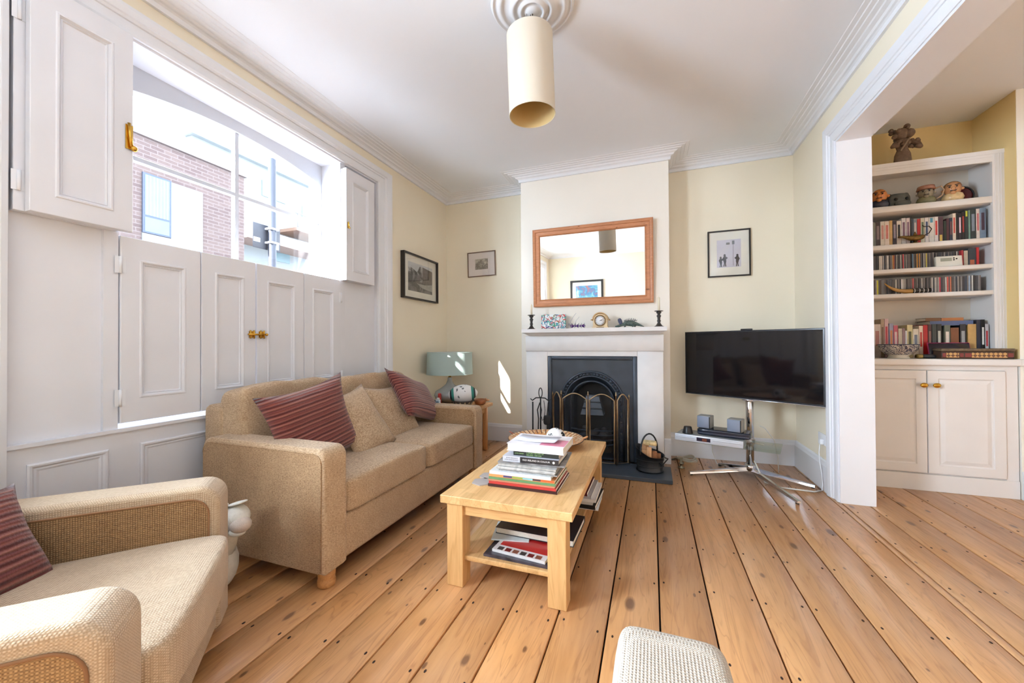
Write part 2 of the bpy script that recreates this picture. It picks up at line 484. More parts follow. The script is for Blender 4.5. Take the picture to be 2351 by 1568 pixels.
M_STRIPE = mat_stripes('maroon_stripe_chenille', [C(128, 66, 62), C(88, 38, 38), C(172, 112, 98), C(110, 52, 50), C(72, 28, 30), C(150, 88, 78)], 0.045, 1)
# ================================================================ the room
W, B, CR, REAR, CEIL, CH = -2.374, 4.20, 1.239, -1.6, 2.92, 3.90
XO = -2.72                                    # outer face of the window wall
# floor: dark void below, every board its own plank
fl = MB().box(XO, 4.6, REAR - 0.15, 4.4, -0.09, -0.026)
floor = struct(fl.build('floor', mat('under_floor_dark', C(30, 20, 14), 0.9)), 'stripped pine floorboards with dark gaps')
seams = [-2.52 + 0.1965 * i for i in range(4)] + [-1.735, -1.54, -1.345, -1.151, -0.957, -0.767, -0.572, -0.374, -0.176, 0.024, 0.226, 0.428, 0.622, 0.818, 1.016, 1.205, 1.243,
         1.402, 1.606, 1.805, 2.0, 2.197, 2.394, 2.59, 2.787, 2.984, 3.18, 3.38, 3.58, 3.78, 3.98, 4.18, 4.38, 4.6]
nails = MB()
for i in range(len(seams) - 1):
    a, b = seams[i] + 0.0035, seams[i + 1] - 0.0035
    w = b - a
    bd = MB().rbox(-w / 2, w / 2, REAR - 0.15, 4.4, -0.026, 0.0, 0.0022, 1)
    o = bd.build('floorboard', M_FLOOR, floor, local=True, origin=None)
    o.location = ((a + b) / 2, 0, RND.uniform(-0.0012, 0.0))
    if w > 0.1:
        for jy in range(14):
            yy = -1.3 + jy * 0.405 + RND.uniform(-0.012, 0.012)
            for xx in (a + 0.022, b - 0.022):
                x_ = xx + RND.uniform(-0.006, 0.006); y_ = yy + RND.uniform(-0.02, 0.02)
                nails.lathe([(0.0, 0.0004), (0.0045, 0.0003), (0.0045, -0.002)], (x_, y_, 0.0), 6, smooth=False, sy=1.7)
o = nails.build('nail_heads', mat('rusty_nail', C(52, 32, 22), 0.7), floor); o['kind'] = 'stuff'

# walls
wl = MB()
wl.box(XO, W, REAR, -1.07, 0, CEIL).box(XO, W, -1.07, 0.23, 0, 0.75).box(XO, W, -1.07, 0.23, 2.55, CEIL).box(XO, W, 0.23, 0.744, 0, CEIL)
wl.box(XO, W, 2.92, B, 0, CEIL).box(XO, W, 0.744, 2.92, 2.63, CEIL)
struct(wl.build('wall_left', M_CREAM), 'cream window wall')
wr = MB()      # joinery-white core of the window recess
wr.box(XO, W - 0.03, 0.744, 2.92, 0, 0.728).box(XO, W - 0.03, 0.744, 1.09, 0.728, 2.63).box(XO, W - 0.03, 2.48, 2.92, 0.728, 2.63)
wr.box(XO, W - 0.001, 0.744, 2.92, 2.618, 2.63).box(W - 0.03, W - 0.001, 0.7442, 0.750, 0.728, 2.618).box(W - 0.03, W - 0.001, 2.914, 2.9198, 0.728, 2.618)
struct(wr.build('wall_left_recess', M_SHUT), 'white painted window recess')
wb = MB().box(XO, 1.335, B, 4.4, 0, CEIL)
struct(wb.build('wall_back', M_CREAM), 'cream fireplace wall')
cb = MB().box(-1.30, -0.975, CH, B, 0, CEIL).box(-0.12, 0.165, CH, B, 0, CEIL).box(-0.975, -0.12, CH, B, 1.01, CEIL).box(-0.975, -0.12, 4.12, B, 0, 1.01)
struct(cb.build('wall_chimney_breast', M_CHIM), 'pale cream chimney breast')
wrt = MB().box(CR, 1.43, 3.335, B, 0, CEIL).box(CR, 1.43, -1.0, 3.335, 2.55, CEIL).box(CR, 1.43, REAR, -1.0, 0, CEIL)
struct(wrt.build('wall_right', M_CREAM), 'cream wall with wide opening')
wre = MB().box(XO, 0.0, REAR - 0.15, REAR, 0, CEIL).box(0.88, 2.4, REAR - 0.15, REAR, 0, CEIL).box(0.0, 0.88, REAR - 0.15, REAR, 2.1, CEIL)
wre.box(2.4, 3.2, REAR - 0.15, REAR, 0, CEIL).box(3.2, 4.0, REAR - 0.15, REAR, 2.1, CEIL).box(3.2, 4.0, REAR - 0.15, REAR, 0, 0.9).box(4.0, 4.6, REAR - 0.15, REAR, 0, CEIL)
struct(wre.build('wall_rear', M_CREAM))
wfr = MB().box(4.6, 4.75, REAR, B, 0, CEIL)
struct(wfr.build('wall_far_room', M_CREAM))
wc2 = MB().box(2.4622, 4.6, 3.80, B, 0, CEIL)
struct(wc2.build('wall_far_chimney', M_CHIM), 'pale wall beside the alcove cupboard')
M_YEL = mat('deep_cream_alcove_paint', C(238, 210, 150), 0.75, vary=0.02, vscale=2.0)
struct(MB().box(1.335, 4.6, B, 4.4, 0, CEIL).build('wall_far_back', M_YEL), 'yellow cream alcove wall')
struct(MB().box(2.4605, 2.462, 3.803, B, 0.998, CEIL).build('wall_far_alcove', M_YEL), 'yellow cream alcove side')
ce = MB().box(XO, 4.75, REAR - 0.15, 4.4, CEIL, 3.02)
struct(ce.build('ceiling', M_CEIL), 'white plaster ceiling')

# cornice
CP = [(0, 2.846), (0.018, 2.846), (0.020, 2.872), (0.030, 2.879), (0.042, 2.882), (0.050, 2.893), (0.072, 2.899), (0.078, 2.905), (0.105, 2.907), (0.110, 2.912), (0.135, 2.912), (0.140, 2.917), (0.168, 2.917), (0.172, 2.9199), (0, 2.9199)]
o = MB().sweep(CP, [(W, REAR), (W, B), (-1.30, B), (-1.30, CH), (0.165, CH), (0.165, B), (CR, B), (CR, REAR)], closed=True).build('trim_1', M_TRIM)
struct(o, 'white moulded plaster cornice')
# skirting
SK = [(0, 0), (0.022, 0), (0.022, 0.165), (0.016, 0.178), (0.013, 0.19), (0.006, 0.2), (0, 0.2)]
SK2 = [(a, z * 1.16) for a, z in SK]
struct(MB().sweep(SK, [(W, 3.10), (W, B), (-1.30, B)]).build('baseboard_back_left', M_TRIM))
struct(MB().sweep(SK2, [(0.108, CH), (0.165, CH)]).sweep(SK2, [(0.166, B), (CR, B), (CR, 3.48)]).build('baseboard_back_right', M_TRIM))
struct(MB().sweep(SK, [(2.462, 3.80), (4.6, 3.80)]).build('baseboard_far_room', M_TRIM))

def yz(mb, x):
    mb.v = [Vector((x + v.z, v.x, v.y)) for v in mb.v]; return mb
# window architrave
AP = [(0, 0), (0, 0.014), (0.018, 0.02), (0.022, 0.02), (0.024, 0.014), (0.085, 0.014), (0.088, 0.022), (0.105, 0.026), (0.11, 0.034), (0.15, 0.04), (0.172, 0.04), (0.178, 0.0)]
AP2 = [(a * 0.78, h) for a, h in AP]
mbx = MB().sweep(AP, [(0.744, 0), (0.744, 2.63), (2.92, 2.63), (2.92, 0)], side=-1)
mbx.v = [Vector((v.x, v.y if v.y <= 2.63 else 2.63 + (v.y - 2.63) * 0.72, v.z)) for v in mbx.v]
struct(yz(mbx, W).build('trim_2', M_TRIM), 'moulded white window architrave')
# architrave of the added second window (behind the camera)
struct(yz(MB().sweep(AP, [(-1.07, 0.75), (-1.07, 2.55), (0.23, 2.55), (0.23, 0.75)], side=-1), W).build('trim_3', M_TRIM))
# wide opening: architrave, jamb and soffit linings
mbo = MB().sweep([(a * 0.78, h * 0.8) for a, h in AP], [(3.335, 0), (3.335, 2.55), (-1.0, 2.55)], side=1)
mbo.v = [Vector((CR - v.z, v.x, v.y)) for v in mbo.v]
struct(mbo.build('trim_4', M_TRIM), 'white moulding around the wide opening')
struct(MB().box(CR - 0.004, 1.434, 3.32, 3.335, 0, 2.535).box(CR - 0.004, 1.434, -1.0, 3.335, 2.535, 2.55).build('trim_5', M_TRIM), 'white jamb and soffit lining of the opening')
struct(MB().box(-0.09, 0.0, REAR, REAR + 0.02, 0, 2.19).box(0.88, 0.97, REAR, REAR + 0.02, 0, 2.19).box(0.0, 0.88, REAR, REAR + 0.02, 2.1, 2.19).build('trim_6', M_TRIM))

d1 = sroot('door_1', (0.44, REAR, 0), 'white panelled rear door')
MB().box(0.0, 0.88, REAR - 0.06, REAR - 0.02, 0, 2.1).build('door_leaf', M_TRIM, d1)
MB().lathe([(0.012, 0), (0.012, 0.02), (0.026, 0.03), (0.026, 0.05), (0, 0.056)], n=16, M=Rm((0.08, REAR - 0.02, 1.0), rx=-PI / 2)).build('door_knob', M_BRASS, d1)
# dado panelling under the shutters
d = sroot('trim_7', (W - 0.03, 1.83, 0), 'white panelled dado under the window')
MB().box(W - 0.03, W - 0.004, 0.744, 2.92, 0, 0.716).box(W - 0.03, W + 0.008, 0.744, 2.92, 0.716, 0.732).build('dado_board', M_SHUT, d)
for (a, b) in ((0.80, 1.05), (1.168, 2.30), (2.42, 2.86)):
    MB().ring(a, b, 0.14, 0.645, [(0, 0, -0.001), (0, 0, 0.006), (0.006, 0.006, 0.010), (0.013, 0.013, 0.009), (0.02, 0.02, 0.002), (0.026, 0.026, 0.004), (0.034, 0.034, 0.001)],
              M=Matrix.Translation((W - 0.004, 0, 0))).build('dado_panel', M_SHUT, d)
s_ = sroot('trim_8', (W - 0.03, 1.83, 0.73), 'white strips of the shutter box')
MB().box(W - 0.03, W - 0.012, 1.035, 1.088, 0.732, 2.63).build('post_strip', M_SHUT, s_)
MB().box(W - 0.03, W - 0.012, 2.483, 2.535, 0.732, 2.63).build('post_strip', M_SHUT, s_)

# window 1: arched sash window, real panes
def window(name, xf, y0, y1, z0, z1, g0, g1, spring, crown, mid, tz, label):
    wroot = sroot(name, (xf, (y0 + y1) / 2, z0), label)
    arch = [(g0 + (g1 - g0) * k / 24, spring + (crown - spring) * (1 - (2 * k / 24 - 1) ** 2)) for k in range(25)]
    YZ = Matrix(((0, 0, 1, 0), (1, 0, 0, 0), (0, 1, 0, 0), (0, 0, 0, 1)))
    f = MB()
    f.prism([(y0, z1), (y0, spring)] + arch + [(y1, spring), (y1, z1)], xf - 0.07, xf, M=YZ)
    f.box(xf - 0.07, xf, y0, g0, z0, spring).box(xf - 0.07, xf, g1, y1, z0, spring).box(xf - 0.07, xf + 0.015, g0, g1, z0, z0 + 0.06)
    f.build('window_frame', M_SASH, wroot)
    gl = MB()
    gl.box(xf - 0.05, xf - 0.015, mid - 0.012, mid + 0.012, z0 + 0.06, crown - 0.002)
    gl.build('glazing_bar', M_SASH, wroot)
    for z in tz: MB().box(xf - 0.052, xf - 0.013, g0, g1, z - 0.011, z + 0.011).build('glazing_bar', M_SASH, wroot)
    zs = [z0 + 0.06] + sorted(tz)
    for k, za in enumerate(zs):
        for (a, b) in ((g0, mid), (mid, g1)):
            if k < len(zs) - 1: poly = [(a, za), (b, za), (b, zs[k + 1]), (a, zs[k + 1])]
            else:
                pts = [p for p in arch if a - 1e-6 <= p[0] <= b + 1e-6]
                poly = [(a, za), (b, za)] + pts[::-1]
            MB().prism(poly, xf - 0.034, xf - 0.030, M=YZ).build('pane', M_GLASS, wroot)
    return wroot
w1 = window('window_1', W - 0.205, 1.09, 2.48, 0.728, 2.618, 1.125, 2.455, 2.458, 2.545, 1.79, [1.42, 2.13], 'arched white sash window with two by two panes')
p_ = at(744, 603, x=W - 0.2)
MB().lathe([(0.004, 0), (0.004, 0.008), (0.011, 0.012), (0.011, 0.02), (0.0, 0.024)], M=Rm(p_, ry=PI / 2), n=12).build('sash_knob', mat('dull_steel', C(150, 150, 152), 0.35, 0.9), w1)
w2 = window('window_2', W - 0.205, -1.07, 0.23, 0.75, 2.55, -1.03, 0.19, 2.36, 2.45, -0.42, [1.4, 2.0], 'added unseen sash window of the window wall')

# shutters
def leaf(name, label, x, y0, y1, z0, z1, iy, izb, izt, group, t=0.034, hinge=None):
    root = thing(name, label, 'shutter', (x, (y0 + y1) / 2, z0), group=group)
    T = Matrix.Translation((x, 0, 0))
    zb = (izb + izt) / 2
    dz = (izt - izb) / 2
    MB().ring(y0, y1, z0, z1, [(0, 0, -t), (0, 0, -0.002), (0.002, 0.002, 0)], cap=False, M=T).build('leaf_edge', M_SHUT, root)
    f = MB()
    f.ring(y0 + 0.002, y1 - 0.002, z0 + 0.002, z1 - 0.002, [(0, 0, 0), (iy, zb, 0)], cap=False, M=T)
    for k, v in enumerate(f.v):
        if abs(v.z - (z1 - 0.002 - zb)) < 1e-5: v.z -= dz
        if abs(v.z - (z0 + 0.002 + zb)) < 1e-5: v.z -= dz
    f.ring(y0, y1, z0, z1, [(0, 0, -t)], M=Matrix.Translation((x, 0, 0)) @ Matrix.Identity(4))
    f.build('leaf_frame', M_SHUT, root)
    MB().ring(y0 + 0.002 + iy, y1 - 0.002 - iy, z0 + 0.002 + zb - dz, z1 - 0.002 - zb - dz,
              [(0, 0, 0), (0.004, 0.004, 0.004), (0.010, 0.010, 0.004), (0.018, 0.018, -0.008), (0.022, 0.022, -0.005), (0.026, 0.026, -0.012)], M=T).build('leaf_panel', M_SHUT, root)
    if hinge is not None:
        for hz in (z0 + 0.12, z1 - 0.14):
            MB().tube([(x + 0.004, hinge, hz - 0.04), (x + 0.004, hinge, hz + 0.04)], 0.006, 8).box(x, x + 0.0015, hinge - 0.02, hinge + 0.02, hz - 0.04, hz + 0.04).build('hinge', M_TRIM, root)
    return root
LB = [1.0905, 1.441, 1.7645, 2.125, 2.4785]
lab = ['lower window shutter leaf hinged at the post by the armchair', 'lower window shutter leaf carrying the bolt plate of the brass latch',
       'lower window shutter leaf that the brass latch bolt slides into', 'lower window shutter leaf closest to the lamp corner']
xs_ = W - 0.002
lv = []
for i in range(4):
    lv.append(leaf('shutter', lab[i], xs_, LB[i] + 0.002, LB[i + 1] - (0.0055 if i == 1 else 0.002), 0.757, 1.652, 0.07, 0.11, 0.10, 'closed lower window shutters', hinge=(LB[0] if i == 0 else (LB[4] if i == 3 else None))))
def latch(parent, p, w=1.0):
    mb = MB()
    mb.box(p.x, p.x + 0.004, p.y - 0.05, p.y - 0.012, p.z - 0.02, p.z + 0.02).box(p.x, p.x + 0.004, p.y + 0.014, p.y + 0.05, p.z - 0.02, p.z + 0.02)
    mb.tube([(p.x + 0.01, p.y - 0.06, p.z), (p.x + 0.01, p.y + 0.055, p.z)], 0.006, 10)
    for yy in (-0.045, -0.022, 0.022, 0.045): mb.tube([(p.x + 0.008, p.y + yy, p.z - 0.026), (p.x + 0.008, p.y + yy, p.z + 0.026)], 0.005, 8)
    mb.ball((p.x + 0.013, p.y + 0.06, p.z), 0.009, 10)
    mb.build('brass_latch', M_BRASS, parent, label='brass sliding latch')
latch(lv[1], Vector((xs_ + 0.001, 1.764, at(590, 768, x=W).z)))
ul = leaf('shutter', 'upper shutter leaf folded open, in front, beside the armchair', W + 0.05, 0.787, 1.113, 1.667, 2.612, 0.068, 0.075, 0.085, 'open upper window shutters')
leaf('shutter', 'upper shutter leaf folded open behind the armchair side leaf', W + 0.008, 0.758, 1.075, 1.667, 2.612, 0.068, 0.075, 0.085, 'open upper window shutters', hinge=0.772)
ur = leaf('shutter', 'upper shutter leaf folded open, in front, towards the lamp corner', W + 0.05, 2.484, 2.822, 1.655, 2.572, 0.068, 0.075, 0.085, 'open upper window shutters')
leaf('shutter', 'upper shutter leaf folded open behind the lamp side leaf', W + 0.008, 2.49, 2.83, 1.655, 2.572, 0.068, 0.075, 0.085, 'open upper window shutters')
def espag(parent, p, s=1.0):
    mb = MB()
    mb.box(p.x, p.x + 0.004, p.y - 0.012 * s, p.y + 0.012 * s, p.z - 0.05 * s, p.z + 0.05 * s)
    mb.tube([(p.x + 0.01, p.y - 0.004, p.z + 0.055 * s), (p.x + 0.012, p.y, p.z), (p.x + 0.012, p.y + 0.004 * s, p.z - 0.04 * s)], 0.006 * s, 8)
    mb.ball((p.x + 0.013, p.y + 0.012 * s, p.z - 0.045 * s), 0.012 * s, 10)
    mb.build('brass_handle', M_BRASS, parent, label='small brass shutter knob plate')
espag(ul, at(296, 315, x=W + 0.051), 1.15)
espag(ur, at(799, 517, x=W + 0.051), 0.5)

# ceiling rose
rose = struct(MB().lathe([(0.0, 2.874), (0.028, 2.872), (0.034, 2.880), (0.05, 2.884), (0.056, 2.876), (0.066, 2.874), (0.075, 2.888), (0.09, 2.890), (0.096, 2.882), (0.108, 2.880), (0.118, 2.893), (0.135, 2.897), (0.155, 2.902), (0.162, 2.896), (0.176, 2.895), (0.186, 2.906), (0.2, 2.910), (0.206, 2.905), (0.214, 2.906), (0.22, 2.9199)], (0, 0, -2.92), 56)
      .build('ceiling_rose', M_TRIM, origin=None), 'white plaster ceiling rose with concentric rings')
rose.location = (-0.578, 1.945, 2.92)
# unseen pier added to keep the sun out of the second window
struct(MB().box(-3.5, XO, -1.62, -1.5, 0, 6.0).build('wall_sun_block', mat('brick_plain', C(120, 88, 74), 0.9)))
# wall socket
so = thing('wall_socket', 'white double wall socket with a plugged-in white lead, above the skirting', 'socket', (CR, 3.61, 0.38))
MB().rbox(CR - 0.009, CR - 0.0005, 3.538, 3.684, 0.338, 0.424, 0.004, 2).build('socket_plate', M_TRIM, so)
MB().rbox(CR - 0.035, CR - 0.009, 3.565, 3.605, 0.345, 0.385, 0.006, 2).build('plug', M_TRIM, so)
cpts = [(CR - 0.03, 3.585, 0.345), (CR - 0.035, 3.59, 0.28), (CR - 0.04, 3.56, 0.2), (CR - 0.032, 3.55, 0.12), (CR - 0.03, 3.545, 0.05), (CR - 0.04, 3.53, 0.008)]
MB().tube(cpts, 0.0035, 6).build('plug_lead', M_TRIM, so)
# ================================================================ seating
def arm_profile(x0, x1, z0, z1, rf=0.07, rb=0.03, n=6):
    """side view of an upholstered arm, front at x1"""
    p = [(x0, z0), (x1 - 0.012, z0), (x1, z0 + 0.012)]
    p += [(x1 - rf + rf * math.cos(a), z1 - rf + rf * math.sin(a)) for a in [PI / 2 * k / n for k in range(n + 1)]]
    p += [(x0 + rb - rb * math.sin(a), z1 - rb + rb * math.cos(a)) for a in [PI / 2 * k / 4 for k in range(5)]]
    return p
def rprism(mb, poly, y0, y1, r=0.014, seg=3, M=None):
    """polygon (x, z) extruded along y with rounded rims"""
    b = bmesh.new()
    f = b.faces.new([b.verts.new((x, y0, z)) for x, z in poly])
    e = bmesh.ops.extrude_face_region(b, geom=[f])
    for g in e['geom']:
        if isinstance(g, bmesh.types.BMVert): g.co.y = y1
    bmesh.ops.recalc_face_normals(b, faces=list(b.faces))
    rim = [ed for ed in b.edges if abs(ed.verts[0].co.y - ed.verts[1].co.y) < 1e-6]
    bmesh.ops.bevel(b, geom=rim, offset=r, offset_type='OFFSET', segments=seg, profile=0.5, affect='EDGES')
    return mb.bm(b, M=M)
def foot_mesh(x, y, h, r=0.032):
    return MB().lathe([(r * 0.82, 0), (r, 0.006), (r, h * 0.35), (r * 0.9, h * 0.42), (r * 0.95, h * 0.5), (r * 1.05, h), (0, h)], (x, y, 0), 18)
def piping(poly, y, r=0.0035, M=None):
    return MB().tube([(x, y, z) for x, z in poly], r, 6, M=M)

sofa = thing('sofa', 'two-seater beige woven sofa under the shuttered window', 'sofa', (-1.84, 2.20, 0))
MB().rbox(-2.25, -1.402, 1.46, 2.93, 0.088, 0.30, 0.02, 3).build('base', M_FABRIC, sofa, wn=True)
for (a, b, zt) in ((1.337, 1.480, 0.652), (2.915, 3.058, 0.600)):
    pr = arm_profile(-2.20, -1.378, 0.085, zt, 0.05, 0.06)
    ao = rprism(MB(), pr, a, b, 0.02, 4).build('arm', M_FABRIC, sofa, wn=True)
    for yy, sg in ((a, -1), (b, 1)):
        pp = arm_profile(-2.185, -1.396, 0.095, zt - 0.022, 0.045, 0.055)
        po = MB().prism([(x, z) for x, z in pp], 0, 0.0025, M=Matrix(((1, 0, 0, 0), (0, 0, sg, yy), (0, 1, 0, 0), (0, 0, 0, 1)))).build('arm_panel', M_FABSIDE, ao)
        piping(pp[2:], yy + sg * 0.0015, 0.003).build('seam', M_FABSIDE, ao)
rprism(MB(), arm_profile(-2.335, -2.17, 0.085, 0.80, 0.04, 0.04), 1.425, 2.97, 0.03, 4).build('back_frame', M_FABRIC, sofa, wn=True)
def sagtop(yc, hw):
    def f(q):
        q = q.copy()
        if q.z > 0.40: q.z += 0.012 * (1 - ((q.y - yc) / hw) ** 2) - 0.004
        return q
    return f
MB().puff(-2.10, -1.384, 1.484, 2.214, 0.300, 0.468, 14, 12, dent=sagtop(1.85, 0.37)).build('seat_cushion', M_FABRIC, sofa)
MB().puff(-2.10, -1.380, 2.220, 2.912, 0.300, 0.462, 14, 12, dent=sagtop(2.57, 0.35)).build('seat_cushion', M_FABRIC, sofa)
for (a, b, zt, s_) in ((1.432, 2.122, 0.905, 0), (2.126, 2.90, 0.895, 1)):
    def rum(q, a=a, b=b):
        q = q.copy()
        if q.z > 0.7: q.z += 0.006 * math.sin(q.y * 23 + 1.2) - 0.006 * ((q.y - (a + b) / 2) / 0.37) ** 2
        q.x += 0.010 * math.sin(q.y * 17 + q.z * 9)
        return q
    Mx = Matrix.Translation((-2.10, 0, 0.46)) @ Matrix.Rotation(-0.14, 4, 'Y') @ Matrix.Translation((2.10, 0, -0.46))
    MB().puff(-2.19, -1.975, a, b, 0.455, zt, 8, 16, dent=rum, M=Mx).build('back_cushion', M_FABRIC, sofa)
for (x, y) in ((-1.44, 1.41), (-1.44, 2.985), (-2.27, 1.45), (-2.27, 2.94)):
    foot_mesh(x, y, 0.087, 0.04).build('foot', M_OAKLT, sofa)

def pillow_at(name, label, TL, TR, BR, t, mt, scale=1.0, lift=0.0, group=None, pinch=0.07, rib_axis=None):
    TL, TR, BR = Vector(TL), Vector(TR), Vector(BR)
    e1 = TR - TL; w = e1.length; e1.normalize()
    e2 = TR - BR; e2 = e2 - e1 * e2.dot(e1); h = e2.length; e2.normalize()
    n = e1.cross(e2)
    c_ = (TL + BR) / 2 + n * lift
    o = MB().pillow(w * scale, h * scale, t, pinch=pinch).build(name, mt)
    o.matrix_world = Matrix(((e1.x, e2.x, n.x, c_.x), (e1.y, e2.y, n.y, c_.y), (e1.z, e2.z, n.z, c_.z), (0, 0, 0, 1)))
    return tag(o, label, 'cushion', group)
G_C = 'scatter cushions on the sofa'
pillow_at('cushion', 'maroon striped chenille cushion on the sofa beside the armchair-side arm', at(548, 940, x=-1.86), at(738, 880, x=-1.86), at(833, 1002, z=0.53), 0.13, M_STRIPE, 1.06, 0.035, G_C)
pillow_at('cushion', 'plain beige cushion next to the maroon one, mid sofa', at(748, 915, x=-1.90), at(838, 884, x=-1.93), at(902, 1017, x=-1.68), 0.11, M_FABRIC, 1.0, 0.0, G_C)
pillow_at('cushion', 'plain beige cushion leaning behind, towards the lamp end of the sofa', at(800, 898, x=-1.965), at(893, 886, x=-1.965), at(990, 986, x=-1.76), 0.10, M_FABRIC, 1.0, 0.0, G_C)
pillow_at('cushion', 'maroon striped cushion tilted against the sofa arm by the lamp', at(884, 848, x=-1.93), at(968, 884, x=-2.03), at(1018, 970, x=-1.80), 0.15, M_STRIPE, 1.0, 0.0, G_C)

ch = thing('armchair', 'beige woven armchair angled towards the fireplace', 'armchair', (-1.311, 0.769, 0), math.radians(44.7))
MB().rbox(-0.80, -0.01, -0.33, 0.33, 0.06, 0.27, 0.02, 3).build('base', M_FABRIC2, ch, local=True, wn=True)
for s_ in (1, -1):
    y0, y1 = (0.315, 0.465) if s_ == 1 else (-0.465, -0.315)
    pr = arm_profile(-0.80, 0.0, 0.055, 0.60, 0.07, 0.04)
    ao = rprism(MB(), pr, y0, y1, 0.022, 4).build('arm', M_FABRIC2, ch, local=True, wn=True)
    for yy, sg in ((y0, -1), (y1, 1)):
        pp = arm_profile(-0.785, -0.032, 0.07, 0.558, 0.06, 0.03)
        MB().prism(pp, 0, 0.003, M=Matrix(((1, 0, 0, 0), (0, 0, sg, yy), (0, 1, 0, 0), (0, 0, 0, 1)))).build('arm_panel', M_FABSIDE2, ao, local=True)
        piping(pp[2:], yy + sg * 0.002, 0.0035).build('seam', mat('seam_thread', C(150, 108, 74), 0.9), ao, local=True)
def seatbulge(q):
    q = q.copy()
    if q.z > 0.35: q.z += 0.018 * (1 - (q.y / 0.32) ** 2) - 0.03 * max(0, -q.x - 0.2)
    if q.x > -0.1: q.x += 0.02 * (1 - (q.y / 0.32) ** 2)
    return q
MB().puff(-0.66, 0.035, -0.312, 0.312, 0.27, 0.425, 12, 14, dent=seatbulge).build('seat_cushion', M_FABRIC2, ch, local=True)
rprism(MB(), arm_profile(-0.86, -0.72, 0.055, 0.78, 0.05, 0.05), -0.44, 0.44, 0.03, 4).build('back_frame', M_FABRIC2, ch, local=True, wn=True)
Mx = Matrix.Translation((-0.62, 0, 0.4)) @ Matrix.Rotation(-0.16, 4, 'Y') @ Matrix.Translation((0.62, 0, -0.4))
MB().puff(-0.72, -0.53, -0.31, 0.31, 0.41, 0.84, 6, 12, M=Mx).build('back_cushion', M_FABRIC2, ch, local=True)
for (x, y) in ((-0.07, 0.39), (-0.07, -0.39), (-0.76, 0.39), (-0.76, -0.39)):
    foot_mesh(x, y, 0.056).build('foot', M_OAKLT, ch, local=True)
pl = MB().pillow(0.34, 0.32, 0.13).build('cushion', M_STRIPE)
tag(pl, 'maroon striped cushion lying in the armchair, cut by the picture edge', 'cushion')
chM = Rm((-1.311, 0.769, 0), rz=math.radians(44.7))
pl.matrix_world = chM @ Rm((-0.545, 0.13, 0.53), ry=math.radians(62), rx=0.0, rz=math.radians(-25)) @ Matrix.Rotation(PI / 2, 4, 'Z')

# footstool at the lower edge
fs = thing('footstool', 'pale woven block footstool at the bottom edge of the photo', 'footstool', (0.03, 0.72, 0))
MB().puff(-0.085, 0.158, 0.46, 1.005, 0.03, 0.452, 9, 14).build('upholstered_block', mat_weave('pale_footstool_weave', C(224, 210, 192), C(150, 130, 110), 0.0072, 0.62, 0.9, 0.12), fs)
for (x, y) in ((-0.04, 0.52), (0.11, 0.52), (-0.04, 0.94), (0.11, 0.94)): foot_mesh(x, y, 0.05, 0.02).build('foot', M_OAKLT, fs)

# plush toy wedged between the armchair and the sofa
M_PLUSH = mat('white_plush', C(232, 230, 222), 0.95, vary=0.04, vscale=60, bump=0.4, bscale=300)
M_PLUSH2 = mat('pinkish_plush', C(214, 200, 190), 0.95, vary=0.05, vscale=60, bump=0.4, bscale=300)
tp = at(545, 1190, y=1.215)
toy = thing('plush_toy', 'white plush animal peeping out between armchair and sofa', 'plush toy', (tp.x, 1.215, 0))
MB().ball((tp.x - 0.13, 1.215, 0.12), 0.085, 18, sx=1.0, sy=0.95, sz=1.4).tube([(tp.x - 0.12, 1.215, 0.16), (tp.x - 0.075, 1.215, 0.26), (tp.x - 0.03, 1.215, 0.345)], [0.06, 0.05, 0.042], 14).build('body', M_PLUSH, toy)
hd = MB().ball((tp.x - 0.015, 1.215, tp.z + 0.005), 0.062, 20, sx=1.05, sy=0.9, sz=0.9).build('head', M_PLUSH, toy)
MB().ball((tp.x + 0.035, 1.205, tp.z - 0.018), 0.042, 18, sx=1.05, sy=1.0, sz=0.82).build('muzzle', M_PLUSH2, hd, label='pinkish grey plush muzzle')
MB().ball((tp.x + 0.022, 1.200, tp.z - 0.050), 0.034, 16, sx=1.1, sy=0.9, sz=0.5).build('jaw', M_PLUSH, hd)
MB().ball((tp.x - 0.020, 1.166, tp.z - 0.008), 0.005, 8).build('eye', M_BLACK, hd)
MB().puff(-0.045, 0.045, -0.03, 0.03, -0.006, 0.006, 3, 8, M=Rm((tp.x + 0.0, 1.215, tp.z + 0.068), ry=-0.28)).build('ear', M_PLUSH, hd)
MB().puff(-0.04, 0.04, -0.03, 0.03, -0.006, 0.006, 3, 8, M=Rm((tp.x - 0.05, 1.17, tp.z + 0.055), ry=-0.2, rx=0.5)).build('ear', M_PLUSH, hd)

# ================================================================ coffee table
ct = thing('coffee_table', 'beech coffee table with a lower shelf, in front of the sofa', 'coffee table', (-0.625, 2.215, 0))
X0, X1, Y0, Y1 = -0.938, -0.312, 1.588, 2.842
MB().rbox(X0, X1, Y0, Y1, 0.382, 0.42, 0.004, 2).build('tabletop', M_BEECH, ct, wn=True)
for (x, y) in ((X0 + 0.03, Y0 + 0.012), (X1 - 0.112, Y0 + 0.012), (X0 + 0.03, Y1 - 0.094), (X1 - 0.112, Y1 - 0.094)):
    MB().rbox(x, x + 0.082, y, y + 0.082, 0, 0.382, 0.004, 2).build('leg', mat_wood('beech_upright', C(230, 186, 128), C(192, 136, 76), 1.6, 2, 0.38, ring=5.0, tint=0.06), ct, wn=True)
for y in (Y0 + 0.025, Y1 - 0.047): MB().box(X0 + 0.112, X1 - 0.112, y, y + 0.022, 0.332, 0.382).build('apron', mat_wood('beech_cross', C(228, 182, 124), C(190, 134, 74), 1.6, 0, 0.38, ring=5.0, tint=0.06), ct)
